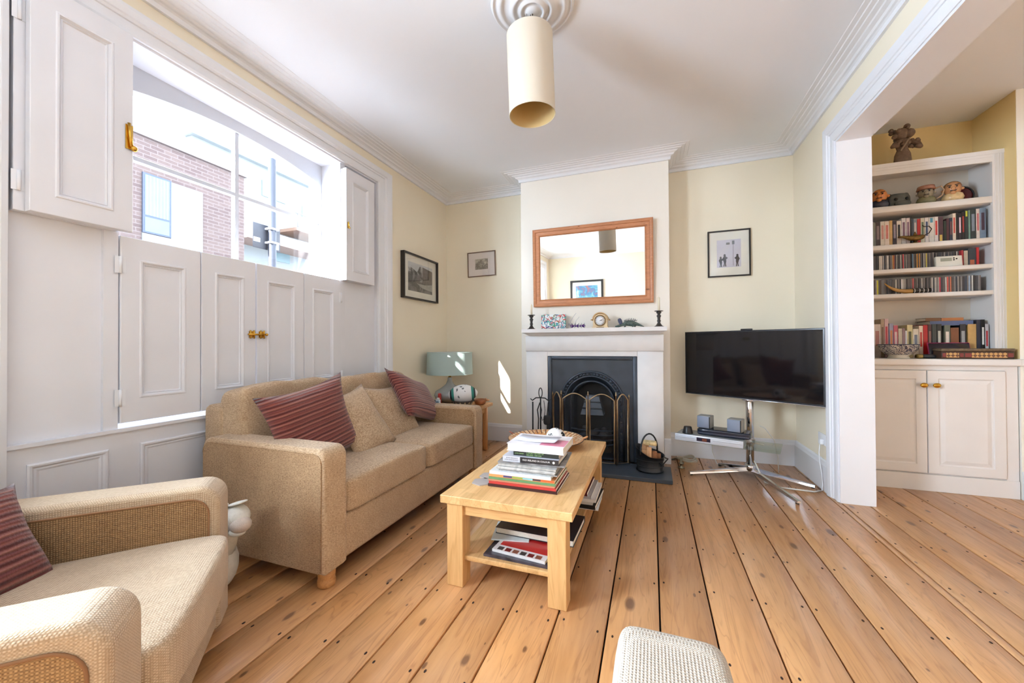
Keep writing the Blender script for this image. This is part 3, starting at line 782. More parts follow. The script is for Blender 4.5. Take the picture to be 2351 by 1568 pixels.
for x in (X0 + 0.045, X1 - 0.067): MB().box(x, x + 0.022, Y0 + 0.094, Y1 - 0.094, 0.332, 0.382).build('apron', M_BEECH, ct)
MB().rbox(X0 + 0.06, X1 - 0.06, Y0 + 0.03, Y1 - 0.03, 0.118, 0.142, 0.003, 1).build('shelf', M_BEECH, ct, wn=True)
# ================================================================ fireplace
M_STONE = mat('painted_white_stone', C(228, 228, 230), 0.6, vary=0.035, vscale=8, bump=0.08, bscale=50)
M_CAST = mat('blackened_cast_iron', C(62, 72, 86), 0.32, 0.3, vary=0.18, vscale=9, bump=0.06, bscale=80)
SF, MF = 3.68, 3.60                # front faces of surround and mantel shelf
hs = struct(MB().rbox(-1.22, 0.152, 3.315, 3.685, 0.0, 0.032, 0.004, 2).build('hearth', mat('dark_slate', C(66, 74, 84), 0.38, vary=0.12, vscale=5), origin=(-0.53, 3.5, 0), wn=True), 'dark slate hearth slab')
fp = thing('fireplace_surround', 'painted white stone fireplace surround with a mantel shelf', 'fireplace', (-0.54, 3.79, 0))
FX0, FX1, IX0, IX1, IZ = -1.182, 0.100, -0.966, -0.120, 1.008
MB().rbox(FX0, IX0 + 0.002, SF + 0.012, CH - 0.001, 0.0325, 1.055, 0.003, 1).build('jamb_stone', M_STONE, fp)
MB().rbox(IX1 - 0.002, FX1, SF + 0.012, CH - 0.001, 0.0325, 1.055, 0.003, 1).build('jamb_stone', M_STONE, fp)
MB().rbox(FX0 - 0.004, FX1 + 0.004, SF, CH - 0.001, 1.0555, 1.205, 0.003, 1).box(IX0 + 0.003, IX1 - 0.003, SF + 0.012, CH - 0.001, IZ, 1.0555).build('lintel_stone', M_STONE, fp)
# mantel shelf: flat nosing over an ogee
MPR = [(CH - 0.001, 1.205), (SF - 0.012, 1.205), (SF - 0.03, 1.215), (SF - 0.055, 1.228), (MF, 1.236), (MF, 1.272), (CH - 0.001, 1.272)]
mm = MB()
x0_, x1_ = -1.205, 0.132
n = len(MPR)
def mx(y): return max(0.0, (SF - y) * 0.9) - 0.03
vs = [(x0_ + 0.045 - mx(y), y, z) for y, z in MPR] + [(x1_ - 0.045 + mx(y), y, z) for y, z in MPR]
mm.add(vs, [tuple(range(n)), tuple(range(n, 2 * n))[::-1]] + [(i, n + i, n + (i + 1) % n, (i + 1) % n) for i in range(n)])
mm.build('mantel_shelf', M_STONE, fp)

ins = thing('fireplace_insert', 'black cast-iron arched fireplace insert with a grate', 'fireplace', (-0.543, 3.80, 0.03))
YF = 3.705
XZ = Matrix(((1, 0, 0, 0), (0, 0, 1, 0), (0, 1, 0, 0), (0, 0, 0, 1)))    # (x, z, depth) -> world
fr = MB()
for (a, b, c_, d_) in ((IX0 + 0.003, IX0 + 0.04, 0.034, IZ - 0.002), (IX1 - 0.04, IX1 - 0.003, 0.034, IZ - 0.002), (IX0 + 0.04, IX1 - 0.04, IZ - 0.036, IZ - 0.002)):
    fr.rbox(a, b, YF - 0.01, YF + 0.03, c_, d_, 0.006, 2)
fr.build('outer_frame', M_CAST, ins)
cx_, sp_ = -0.543, 0.56
def archpts(r, n=28, z0=0.034): return [(cx_ - r, z0)] + [(cx_ - r * math.cos(PI * k / n), sp_ + r * math.sin(PI * k / n)) for k in range(n + 1)] + [(cx_ + r, z0)]
a1 = archpts(0.262)
L, Rr, T = IX0 + 0.04, IX1 - 0.04, IZ - 0.036
MB().prism([(L, 0.034)] + [(L, T), (Rr, T), (Rr, 0.034)] + a1[::-1], YF + 0.012, YF + 0.035, M=XZ).build('front_plate', M_CAST, ins)
# ornamental arch band with bead flowers
band = MB()
a0 = archpts(0.295); ain = archpts(0.25)
for (r, y, rad) in ((0.297, YF + 0.006, 0.011), (0.255, YF + 0.010, 0.009)):
    band.tube([(p[0], y, p[1]) for p in archpts(r)], rad, 8)
bp = archpts(0.276, 26)
for k, p in enumerate(bp[1:-1]):
    band.ball((p[0], YF + 0.006, p[1]), 0.013, 8)
    for q in range(4):
        band.ball((p[0] + 0.011 * math.cos(q * PI / 2 + .6), YF + 0.004, p[1] + 0.011 * math.sin(q * PI / 2 + .6)), 0.006, 6)
for s_ in (-1, 1):
    for k in range(9): band.ball((cx_ + s_ * 0.276, YF + 0.006, 0.08 + k * 0.052), 0.012, 8)
band.build('arch_band', M_CAST, ins)
# receding arched throat
th = MB(); NN = 30
for (r0, y0, r1, y1) in ((0.255, YF + 0.014, 0.235, YF + 0.05), (0.235, YF + 0.05, 0.19, YF + 0.12), (0.19, YF + 0.12, 0.17, YF + 0.20)):
    p0, p1 = archpts(r0, NN), archpts(r1, NN)
    m = len(p0)
    th.add([(p[0], y0, p[1]) for p in p0] + [(p[0], y1, p[1]) for p in p1], [(i, i + 1, m + i + 1, m + i) for i in range(m - 1)], smooth=True)
th.build('arched_throat', M_CAST, ins)
MB().tube([(p[0], YF + 0.052, p[1]) for p in archpts(0.205, 26)], 0.010, 8).build('inner_arch_rib', M_CAST, ins)
MB().prism(archpts(0.175, 24), YF + 0.20, YF + 0.215, M=XZ).build('fire_back', mat('sooty_iron', C(34, 36, 38), 0.7, vary=0.3, vscale=12), ins)
# grate: bow-fronted bars with a basket bottom and hood
for z in (0.17, 0.215, 0.26, 0.305):
    pts = [(cx_ + 0.2 * math.sin(a), YF + 0.06 - 0.075 * math.cos(a) + 0.0, z) for a in [(-PI / 2) + PI * k / 14 for k in range(15)]]
    MB().tube(pts, 0.008, 6).build('grate_bar', M_CAST, ins)
gb = MB()
for k in range(7):
    x = cx_ - 0.15 + k * 0.05
    gb.tube([(x, YF + 0.16, 0.15), (x, YF - 0.0, 0.15)], 0.006, 6)
gb.box(cx_ - 0.2, cx_ + 0.2, YF + 0.02, YF + 0.19, 0.034, 0.05).build('grate_base', M_CAST, ins)
hood = MB()
hood.add([(cx_ - 0.06, YF + 0.10, 0.62), (cx_ + 0.06, YF + 0.10, 0.62), (cx_ + 0.11, YF + 0.04, 0.44), (cx_ - 0.11, YF + 0.04, 0.44), (cx_ - 0.06, YF + 0.19, 0.62), (cx_ + 0.06, YF + 0.19, 0.62), (cx_ + 0.11, YF + 0.19, 0.44), (cx_ - 0.11, YF + 0.19, 0.44)],
         [(0, 1, 2, 3)[::-1], (0, 4, 5, 1), (0, 3, 7, 4), (1, 5, 6, 2), (3, 2, 6, 7)])
for z, w in ((0.62, 0.065), (0.56, 0.08), (0.50, 0.095)): hood.tube([(cx_ - w, YF + 0.10 - (0.62 - z) / 3, z), (cx_ + w, YF + 0.10 - (0.62 - z) / 3, z)], 0.008, 6)
hood.build('hood', mat('grey_iron', C(92, 98, 106), 0.4, 0.5, vary=0.2), ins)
coals = MB()
for k in range(16):
    coals.ball((cx_ + RND.uniform(-0.13, 0.13), YF + RND.uniform(0.03, 0.15), 0.19 + RND.uniform(0, 0.12)), RND.uniform(0.025, 0.045), 7, sz=0.8)
coals.build('coal_bed', mat('grey_ash_coal', C(84, 82, 84), 0.95, vary=0.4, vscale=18), ins)['kind'] = 'stuff'

# ---------------------------------------------------------------- brass fire screen, four arched mesh panels
scn = thing('fire_screen', 'folding brass fire screen of four arched mesh panels', 'fire screen', (-0.53, 3.56, 0.032))
M_MESH = mat_glass('fine_black_mesh', (0.66, 0.69, 0.72, 1), 0.05, 0.4)
pts2 = [(-0.905, 3.66), (-0.803, 3.575), (-0.551, 3.57), (-0.304, 3.578), (-0.195, 3.66)]
def spanel(p, q):
    P0, P1 = Vector((p[0], p[1], 0)), Vector((q[0], q[1], 0))
    e = (P1 - P0).normalized(); g = 0.014
    a, b = P0 + e * g, P1 - e * g
    wd = (b - a).length; zt, zs, zb = 0.665, 0.61, 0.045
    out = []
    for k in range(13):
        t_ = k / 12
        out.append(a + e * (wd * t_) + Vector((0, 0, zs + (zt - zs) * math.sin(PI * t_))))
    ring_ = [a + Vector((0, 0, zb))] + out + [b + Vector((0, 0, zb))]
    po = MB().tube(ring_, 0.0062, 8, closed=True).build('panel_frame', M_DBRASS, scn)
    nn = len(ring_)
    MB().add([tuple(v) for v in ring_], [tuple(range(nn))]).build('mesh_panel', M_MESH, po)
for k in range(4): spanel(pts2[k], pts2[k + 1])
for k in range(1, 4):
    x, y = pts2[k]
    MB().lathe([(0.004, 0), (0.004, 0.615), (0.008, 0.622), (0.008, 0.63), (0.003, 0.638), (0.0055, 0.648), (0.0, 0.656)], (x, y, 0.033), 10).build('hinge_post', M_DBRASS, scn)
for k in (0, 4):
    x, y = pts2[k]
    MB().lathe([(0.005, 0), (0.004, 0.6), (0.007, 0.61), (0.003, 0.62), (0.0, 0.635)], (x, y, 0.033), 10).build('end_post', M_DBRASS, scn)

# ---------------------------------------------------------------- companion set
tl = thing('fire_tool_stand', 'black iron fire tool stand with a looped handle, beside the screen', 'fire tools', (-1.0, 3.56, 0.032))
def T(name, pts, r, m=None, par=tl, n=8): return MB().tube(pts, r, n).build(name, m or M_IRON, par)
MB().lathe([(0.075, 0.033), (0.075, 0.041), (0.02, 0.05), (0.007, 0.06), (0.0065, 0.62), (0, 0.62)], (-1.0, 3.56, 0), 20).build('base_rod', M_IRON, tl)
MB().tube([(-1.0 + 0.017 * math.sin(a), 3.56, 0.66 - 0.045 * math.cos(a)) for a in [2 * PI * k / 20 for k in range(20)]], 0.0045, 8, closed=True).build('loop_handle', M_IRON, tl)
T('cross_arm', [(-1.10, 3.56, 0.60), (-1.082, 3.56, 0.583), (-1.045, 3.56, 0.61), (-1.0, 3.56, 0.612), (-0.955, 3.56, 0.61), (-0.92, 3.56, 0.585), (-0.90, 3.56, 0.60)], 0.0055)
pk = thing('poker', 'thin straight black iron poker hanging on the tool stand', 'fire tools', (-1.078, 3.56, 0.06))
T('shaft', [(-1.078, 3.56, 0.57), (-1.078, 3.56, 0.07)], 0.0075, par=pk)
tg = thing('fire_tongs', 'black fire tongs with two close rods in the middle of the stand', 'fire tools', (-1.0, 3.535, 0.06))
T('tong_arm', [(-1.0, 3.54, 0.57), (-1.024, 3.535, 0.50), (-1.014, 3.535, 0.42), (-1.024, 3.535, 0.08)], 0.0055, par=tg)
T('tong_arm', [(-1.0, 3.54, 0.57), (-0.985, 3.535, 0.50), (-0.996, 3.535, 0.42), (-0.996, 3.535, 0.08)], 0.0055, par=tg)
sh = thing('fire_shovel', 'small black hearth shovel hanging blade up by the screen', 'fire tools', (-0.925, 3.56, 0.06))
T('shaft', [(-0.925, 3.565, 0.57), (-0.935, 3.555, 0.45), (-0.932, 3.55, 0.08)], 0.0055, par=sh)
MB().puff(-0.968, -0.895, 3.535, 3.555, 0.36, 0.45, 4, 8).build('blade', M_IRON, sh)
br = thing('hearth_brush_loop', 'thin wire loop of the hearth brush hanging on the stand', 'fire tools', (-0.97, 3.53, 0.06))
T('wire_loop', [(-0.962, 3.54, 0.59), (-0.948, 3.53, 0.50), (-0.960, 3.53, 0.42), (-0.975, 3.53, 0.40), (-0.985, 3.53, 0.44)], 0.003, par=br)

# ---------------------------------------------------------------- coal scuttle with kindling
SXc, SYc = -0.020, 3.535
sk = thing('coal_scuttle', 'black metal helmet coal scuttle holding kindling on the hearth', 'scuttle', (SXc, SYc, 0.032))
def scut(rr, ztop):
    prof = [(0.100, 0.0), (0.112, 0.004), (0.112, 0.014), (0.106, 0.02), (0.110, 0.10), (0.118, 0.2), (0.122, 0.28)]
    vs = []; n = 36
    for (r, z) in prof:
        for j in range(n):
            a = 2 * PI * j / n
            x, y = math.cos(a), math.sin(a)
            top = 0.152 + 0.060 * (-x) ** 1.0 * (1 if x < 0 else 0.35) + 0.012 * y
            zz = min(z, top) if z > 0.1 else z
            vs.append((SXc + (r - rr) * x, SYc + (r - rr) * y * 0.95, 0.033 + zz))
    fs = [(i * n + j, i * n + (j + 1) % n, (i + 1) * n + (j + 1) % n, (i + 1) * n + j) for i in range(len(prof) - 1) for j in range(n)]
    return vs, fs + [tuple(range(n))[::-1]]
v_, f_ = scut(0, 1); sbm = MB().add(v_, f_, smooth=True)
v_, f_ = scut(0.004, 1); sbm.add(v_, [q[::-1] for q in f_], smooth=True)
sbm.build('bucket', M_IRON, sk)
for z in (0.05, 0.10): MB().tube([(SXc + 0.112 * math.cos(a), SYc + 0.106 * math.sin(a), 0.033 + z) for a in [2 * PI * k / 36 for k in range(36)]], 0.0035, 6, closed=True).build('band', M_IRON, sk)
MB().tube([(SXc - 0.075 + 0.0, SYc - 0.085, 0.185)] + [(SXc - 0.006 - 0.068 * math.cos(a), SYc - 0.085 + 0.17 * k / 12, 0.20 + 0.145 * math.sin(a)) for k, a in enumerate([PI * k / 12 for k in range(13)])] + [(SXc + 0.06, SYc + 0.085, 0.18)], 0.007, 8).build('bail_handle', M_IRON, sk)
MB().tube([(SXc + 0.075, SYc - 0.085, 0.125), (SXc + 0.10, SYc - 0.105, 0.118), (SXc + 0.145, SYc - 0.03, 0.152), (SXc + 0.122, SYc + 0.01, 0.148)], 0.005, 8).build('tip_handle', M_IRON, sk)
M_KIN = mat_wood('pale_kindling', C(216, 168, 122), C(160, 108, 70), 3.0, 2, 0.6, tint=0.12)
kin = [(-0.045, -0.03, 0.19, 0.022, 0.026, 'upright kindling stick at the bucket handle side', 0.1), (-0.005, -0.045, 0.225, 0.02, 0.022, 'tallest pale kindling stick in the scuttle', -0.05),
       (0.035, -0.03, 0.19, 0.021, 0.026, 'dark-barked kindling stick in the middle of the scuttle', 0.12), (0.07, -0.005, 0.165, 0.02, 0.03, 'short dark kindling stick by the tip handle', -0.1),
       (-0.035, 0.03, 0.235, 0.03, 0.018, 'kindling stick standing at the back of the scuttle', 0.05)]
for k, (dx, dy, zt, w, d_, lb, rz) in enumerate(kin):
    o = MB().rbox(-w, w, -d_ * 0.7, d_ * 0.7, -0.075, 0.075, 0.003, 1).build('kindling', M_KIN if k not in (2, 3) else mat_wood('bark_kindling', C(150, 100, 66), C(84, 54, 36), 3.0, 2, 0.8))
    o.location = (SXc + dx, SYc + dy, zt - 0.058); o.rotation_euler = (RND.uniform(-.08, .08), RND.uniform(-.08, .08), rz)
    tag(o, lb, 'firewood', 'kindling in the scuttle')
o = MB().rbox(-0.055, 0.055, -0.03, 0.03, -0.012, 0.012, 0.002, 1).build('firelighter_box', mat('firelighter_card', C(222, 200, 150), 0.7, vary=0.3, vscale=40))
o.location = (SXc + 0.0, SYc + 0.02, 0.262); o.rotation_euler = (0.2, 0.05, 0.1)
tag(o, 'cream and orange firelighter packet on top of the kindling', 'packet')

# gas valve and coiled lead beside the hearth
gv = thing('gas_valve', 'small brass and steel gas tap rising from the boards', 'valve', (0.245, 3.80, 0))
MB().lathe([(0.028, 0), (0.03, 0.006), (0.012, 0.012), (0.010, 0.03), (0.02, 0.036), (0.02, 0.045), (0.010, 0.05), (0.010, 0.09), (0.0, 0.094)], (0.245, 3.80, 0), 14).build('tap_body', mat('tarnished_brass', C(150, 140, 118), 0.35, 0.9, vary=0.15), gv)
MB().tube([(0.245, 3.80, 0.075), (0.20, 3.83, 0.07), (0.17, 3.86, 0.05)], 0.008, 8).build('feed_pipe', mat('tarnished_brass', C(150, 140, 118)), gv)
cl = MB()
for k in range(3): cl.tube([(0.30 + (0.10 - 0.01 * k) * math.cos(a), 4.05 + 0.055 * math.sin(a + k * 0.3), 0.008 + 0.010 * k + 0.012 * math.sin(2 * a)) for a in [2 * PI * j / 24 for j in range(24)]], 0.006, 6, closed=True)
tag(cl.build('coiled_cable', mat('grey_cable', C(196, 190, 176), 0.6), origin=(0.30, 4.05, 0)), 'loose coil of grey cable on the floor by the skirting', 'cable')

# ================================================================ on the mantel shelf
MZ = 1.2722
def candlestick(x, y, s, lab_, lab2, ch_):
    r = thing('candlestick', lab_, 'candlestick', (x, y, MZ), group='candlesticks on the mantel')
    MB().lathe([(0.046, 0), (0.046, 0.004), (0.03, 0.012), (0.016, 0.03), (0.011, 0.045), (0.018, 0.055), (0.012, 0.063), (0.013, 0.085), (0.02, 0.10), (0.012, 0.112), (0.013, 0.12), (0.024, 0.13), (0.018, 0.138), (0.038, 0.142), (0.038, 0.146), (0.0, 0.146)], (x, y, MZ), 22, M=None).build('stick', mat('black_turned_wood', C(42, 40, 40), 0.4, vary=0.2), r)
    c_ = MB().lathe([(0.0105, 0), (0.0105, ch_), (0.006, ch_ + 0.006), (0.0, ch_ + 0.008)], (x, y, MZ + 0.1463), 14).tube([(x, y, MZ + 0.15 + ch_), (x, y, MZ + 0.164 + ch_)], 0.001, 5).build('candle', mat('ivory_wax', C(240, 232, 210), 0.5), origin=(x, y, MZ + 0.1463))
    tag(c_, lab2, 'candle', 'ivory candles')
candlestick(-1.135, 3.72, 1, 'slim black candlestick at the window end of the mantel', 'ivory candle at the window end of the mantel', 0.10)
candlestick(0.066, 3.72, 1, 'slim black candlestick at the television end of the mantel', 'ivory candle at the television end of the mantel', 0.118)
# painted canvas
cv = thing('canvas_painting', 'small canvas with bright scribbled colours leaning on the mantel', 'painting', (-0.93, 3.80, MZ), rot=(-0.12, 0, 0.06))
def mat_scribble(name, bgc, cols, scale=18):
    t = NT(name); v = t.coords()
    c_ = bgc
    for k, cc in enumerate(cols):
        vv = t.coords((1, 1, 1)); mp = t.n[-1]
        n1 = t.node('ShaderNodeTexNoise', i_Scale=scale * (0.7 + 0.25 * k), i_Detail=2.0); 
        ad = t.n.new('ShaderNodeVectorMath'); ad.operation = 'ADD'; ad.inputs[1].default_value = (k * 3.7, k * 1.9, k * 5.1); t.link(v, ad.inputs[0]); t.link(ad.outputs[0], n1.inputs['Vector'])
        f = t.ramp(t.math('ABSOLUTE', t.math('SUBTRACT', n1.outputs['Fac'], 0.5 + 0.03 * (k % 3 - 1))), [(0.008, (1, 1, 1, 1)), (0.02, (0, 0, 0, 1))])
        c_ = t.mix(f, c_, cc)
    t.link(c_, t.b.inputs['Base Color']); t.b.inputs['Roughness'].default_value = 0.6
    return t.m
MB().box(-0.125, 0.125, 0.0, 0.02, 0.0, 0.155).build('canvas', mat_scribble('child_painting', C(228, 234, 234), [C(70, 170, 150), C(200, 60, 60), C(60, 120, 70), C(90, 70, 130), C(220, 120, 120), C(40, 150, 170)], 9), cv, local=True)
# purple wire insect
iv = thing('wire_insect', 'purple and silver wire insect figure with long feelers', 'figurine', (-0.665, 3.72, MZ))
M_PUR = mat('purple_metallic', C(112, 70, 150), 0.3, 0.6, vary=0.4, vscale=50)
bd_ = MB()
for k, (x, r) in enumerate(((-0.06, 0.018), (-0.03, 0.014), (0.0, 0.016), (0.03, 0.013), (0.055, 0.016))): bd_.ball((-0.665 + x, 3.72, MZ + 0.026), r, 10)
bd_.build('body', M_PUR, iv)
for k, x in enumerate((-0.075, -0.05, -0.02, 0.01, 0.035, 0.06)):
    MB().tube([(-0.665 + x, 3.72, MZ + 0.03), (-0.665 + x * 1.1, 3.69, MZ + 0.05), (-0.665 + x * 1.2, 3.67, MZ + 0.003)], 0.003, 6).build('leg', mat('silver_wire', C(190, 190, 200), 0.3, 0.9), iv)
MB().tube([(-0.735, 3.72, MZ + 0.03), (-0.738, 3.72, MZ + 0.07), (-0.715, 3.72, MZ + 0.11), (-0.683, 3.72, MZ + 0.15)], 0.0018, 6).build('feeler', mat('silver_wire', C(190, 190, 200)), iv)
MB().tube([(-0.70, 3.74, MZ + 0.03), (-0.685, 3.74, MZ + 0.08), (-0.655, 3.74, MZ + 0.115)], 0.0014, 6).build('feeler', mat('silver_wire', C(190, 190, 200)), iv)
# mantel clock
ck = thing('mantel_clock', 'pale wood mantel clock with a round white dial and wavy top', 'clock', (-0.452, 3.73, MZ))
cp_ = [(-0.075, 0.0), (0.075, 0.0), (0.075, 0.012), (0.066, 0.014), (0.066, 0.072)] + [(0.066 * math.cos(a), 0.072 + 0.062 * math.sin(a)) for a in [PI * k / 16 for k in range(1, 16)]] + [(-0.066, 0.072), (-0.066, 0.014), (-0.075, 0.012)]
M_CLK = mat('pale_maple', C(226, 200, 158), 0.4, vary=0.06, vscale=25)
MB().prism([(-0.452 + x, MZ + z) for x, z in cp_], 3.695, 3.765, M=XZ).build('case', M_CLK, ck)
wv = [(-0.085, 0.078), (-0.078, 0.074), (-0.066, 0.082)] + [(0.068 * math.cos(a), 0.076 + 0.064 * math.sin(a)) for a in [PI * (15 - k) / 16 for k in range(0, 15)]] + [(0.066, 0.082), (0.078, 0.074), (0.085, 0.078)]
rb = MB()
for y in (3.692, 3.70, 3.71, 3.72, 3.73, 3.74, 3.75, 3.768): rb.tube([(-0.452 + x, y, MZ + z + 0.004) for x, z in wv], 0.006, 6)
rb.build('curved_top', mat('maple_edge', C(204, 170, 122), 0.4), ck)
yzr = Rm((-0.452, 3.695, MZ + 0.07), rx=PI / 2)
MB().lathe([(0.0, 0.004), (0.044, 0.004), (0.044, 0.0)], n=32, M=yzr).build('dial', mat('clock_dial_white', C(246, 246, 248), 0.4), ck)
MB().lathe([(0.044, 0.0), (0.053, 0.002), (0.053, 0.008), (0.046, 0.01), (0.043, 0.004)], n=32, M=yzr, caps=False).build('bezel', mat('dark_gold', C(130, 104, 70), 0.3, 0.8), ck)
hm = MB()
for k in range(12):
    a = 2 * PI * k / 12
    hm.box(-0.0016, 0.0016, 0.033, 0.040, 0.0042, 0.005, M=yzr @ Matrix.Rotation(a, 4, 'Z'))
hm.build('hour_marks', M_BLACK, ck)
MB().box(-0.0018, 0.0018, -0.004, 0.022, 0.005, 0.006, M=yzr @ Matrix.Rotation(math.radians(-85), 4, 'Z')).build('hour_hand', M_BLACK, ck)
MB().box(-0.0013, 0.0013, -0.005, 0.034, 0.006, 0.007, M=yzr @ Matrix.Rotation(math.radians(-60), 4, 'Z')).build('minute_hand', M_BLACK, ck)
MB().box(-0.487, -0.417, 3.6925, 3.694, MZ + 0.002, MZ + 0.010).build('name_plate', mat('dark_gold', C(130, 104, 70)), ck)
# spiny dragon toy
dg = thing('dragon_figure', 'grey-green spiny reptile toy lying on the mantel', 'figurine', (-0.2, 3.72, MZ))
M_DR = mat('grey_green_rubber', C(84, 98, 92), 0.6, vary=0.3, vscale=60)
MB().tube([(-0.315, 3.715, MZ + 0.012), (-0.285, 3.715, MZ + 0.016), (-0.255, 3.72, MZ + 0.026), (-0.22, 3.72, MZ + 0.040), (-0.18, 3.72, MZ + 0.040), (-0.15, 3.72, MZ + 0.034), (-0.12, 3.72, MZ + 0.03), (-0.09, 3.72, MZ + 0.018), (-0.06, 3.715, MZ + 0.006)],
          [0.007, 0.012, 0.012, 0.022, 0.028, 0.024, 0.014, 0.008, 0.002], 12).build('body', M_DR, dg)
sp = MB()
for k in range(13):
    x = -0.235 + 0.009 * k; zt = MZ + 0.062 + 0.016 * math.sin(PI * k / 12)
    sp.tube([(x, 3.72 + RND.uniform(-.008, .008), MZ + 0.058), (x + RND.uniform(-.006, .012), 3.72 + RND.uniform(-.012, .012), zt + 0.012)], [0.004, 0.0006], 5)
sp.build('spines', mat('slate_spines', C(62, 70, 82), 0.6), dg)
for (x, y) in ((-0.235, 3.69), (-0.165, 3.685), (-0.15, 3.75), (-0.24, 3.75)):
    MB().tube([(x + 0.01, 3.72, MZ + 0.035), (x + 0.02, y, MZ + 0.028), (x + 0.005, y - 0.01, MZ + 0.004)], [0.011, 0.008, 0.006], 8).build('leg', M_DR, dg)
MB().puff(-0.285, -0.25, 3.70, 3.725, MZ + 0.03, MZ + 0.088, 3, 8, M=Rm((-0.268, 3.71, MZ + 0.05), ry=-0.35) @ Matrix.Translation((0.268, -3.71, -MZ - 0.05))).build('frill', mat('slate_blue_frill', C(74, 78, 104), 0.6, vary=0.3, vscale=40), dg)

# ================================================================ mirror and pictures
def frame_mesh(x0, x1, z0, z1, prof):
    """picture frame in the local xz plane, front = -y; prof = (inset, y)"""
    mb = MB(); vs = []
    for (i, y) in prof: vs += [(x0 + i, y, z0 + i), (x1 - i, y, z0 + i), (x1 - i, y, z1 - i), (x0 + i, y, z1 - i)]
    fs = []
    for k in range(len(prof) - 1):
        for j in range(4):
            q = (j + 1) % 4
            fs.append((4 * k + j, 4 * k + q, 4 * k + 4 + q, 4 * k + 4 + j)[::1])
    return mb.add(vs, fs)
mir = thing('wall_mirror', 'rectangular mirror in an orange pine frame above the mantel', 'mirror', (-0.565, CH - 0.004, 1.512), rot=(math.radians(2.0), 0, 0))
frame_mesh(-0.59, 0.59, 0, 0.80, [(0, 0.0), (0, -0.028), (0.012, -0.034), (0.028, -0.030), (0.034, -0.022), (0.060, -0.020), (0.066, -0.024), (0.074, -0.018), (0.078, -0.006)]).build('mirror_frame', M_PINE, mir, local=True)
mg = NT('mirror_silver'); mg.b.inputs['Metallic'].default_value = 1; mg.b.inputs['Roughness'].default_value = 0.015; mg.b.inputs['Base Color'].default_value = (0.93, 0.94, 0.93, 1)
MB().box(-0.516, 0.516, -0.010, -0.006, 0.074, 0.726).build('mirror_glass', mg.m, mir, local=True)
MB().box(-0.58, 0.58, -0.005, 0.0, 0.01, 0.79).build('backing', mat('brown_board', C(110, 84, 60), 0.9), mir, local=True)

def picture(label, M, w, h, fw, fd, fmat, mount, iw, ih, art, name='framed_picture', iz=0.0):
    r = thing(name, label, 'picture'); r.matrix_world = M
    frame_mesh(-w / 2, w / 2, -h / 2, h / 2, [(0, 0), (0, -fd), (fw, -fd), (fw, -fd * 0.45)]).build('frame', fmat, r, local=True)
    MB().box(-w / 2 + fw * 0.5, w / 2 - fw * 0.5, -fd * 0.45, -0.001, -h / 2 + fw * 0.5, h / 2 - fw * 0.5).build('mount', mount, r, local=True)
    a = MB().box(-iw / 2, iw / 2, -fd * 0.45 - 0.0012, -fd * 0.45 - 0.0002, -ih / 2 + iz, ih / 2 + iz).build('print', art, r, local=True)
    MB().box(-w / 2 + fw, w / 2 - fw, -fd * 0.45 - 0.006, -fd * 0.45 - 0.004, -h / 2 + fw, h / 2 - fw).build('picture_glass', mat_glass('picture_glass', (1, 1, 1, 1), 0.10, 0.03), r, local=True)
    return r, a
M_MOUNT = mat('ivory_mount_card', C(238, 234, 222), 0.8)
M_BFRAME = mat('black_frame', C(38, 34, 32), 0.35)
M_BRFRAME = mat('thin_brown_frame', C(120, 92, 74), 0.4)
# street photograph on the window wall
def mat_photo(name, dark, mid, light, sc_=9):
    t = NT(name); v = t.coords(); s3 = t.n.new('ShaderNodeSeparateXYZ'); t.link(v, s3.inputs[0])
    n1 = t.noise(v, sc_, 4, 0.6, 0.8)
    f = t.math('ADD', n1, t.math('MULTIPLY', s3.outputs[2], 1.1))
    t.link(t.ramp(f, [(0.28, mid), (0.42, dark), (0.55, mid), (0.66, light)]), t.b.inputs['Base Color']); t.b.inputs['Roughness'].default_value = 0.5
    return t.m
Mw = Matrix.Translation((W + 0.001, 3.60, 1.842)) @ Matrix.Rotation(PI / 2, 4, 'Z')
pr_, a_ = picture('black box-framed black and white street photo on the window wall', Mw, 0.66, 0.475, 0.016, 0.045, M_BFRAME, M_MOUNT, 0.46, 0.30, mat_photo('bw_street_photo', C(58, 56, 54), C(120, 116, 112), C(205, 205, 202), 8), iz=0.0)
ph = MB()
ph.add([(-0.23, -0.0232, 0.15), (0.23, -0.0232, 0.15), (0.23, -0.0232, 0.11), (-0.02, -0.0232, 0.13), (-0.07, -0.0232, 0.06), (-0.12, -0.0232, 0.075), (-0.2, -0.0232, 0.10), (-0.23, -0.0232, 0.09)], [(0, 1, 2, 3, 4, 5, 6, 7)])
ph.build('sky_area', mat('photo_pale_grey', C(206, 208, 208), 0.6), a_, local=True)
MB().add([(0.03, -0.0233, 0.13), (0.23, -0.0233, 0.11), (0.23, -0.0233, -0.03), (0.08, -0.0233, -0.06), (0.05, -0.0233, -0.01)], [(0, 1, 2, 3, 4)]).build('facade_area', mat('photo_mid_grey', C(112, 106, 100), 0.6, vary=0.2, vscale=40), a_, local=True)
MB().add([(-0.08, -0.0233, -0.06), (0.08, -0.0233, -0.06), (0.23, -0.0233, -0.04), (0.23, -0.0233, -0.12), (0.02, -0.0233, -0.10)], [(0, 1, 2, 3, 4)]).build('road_area', mat('photo_light_grey', C(168, 166, 160), 0.6, vary=0.15, vscale=30), a_, local=True)
# small etching in the corner
Me = Matrix.Translation((-1.895, B - 0.001, 2.083)) @ Matrix.Rotation(math.radians(-1.0), 4, 'Y')
picture('small thin brown framed etching in the corner by the lamp', Me, 0.36, 0.295, 0.009, 0.018, M_BRFRAME, mat('pinkish_mount', C(236, 226, 220), 0.8), 0.165, 0.125, mat_photo('etching_print', C(120, 112, 100), C(172, 164, 148), C(214, 208, 192), 30))
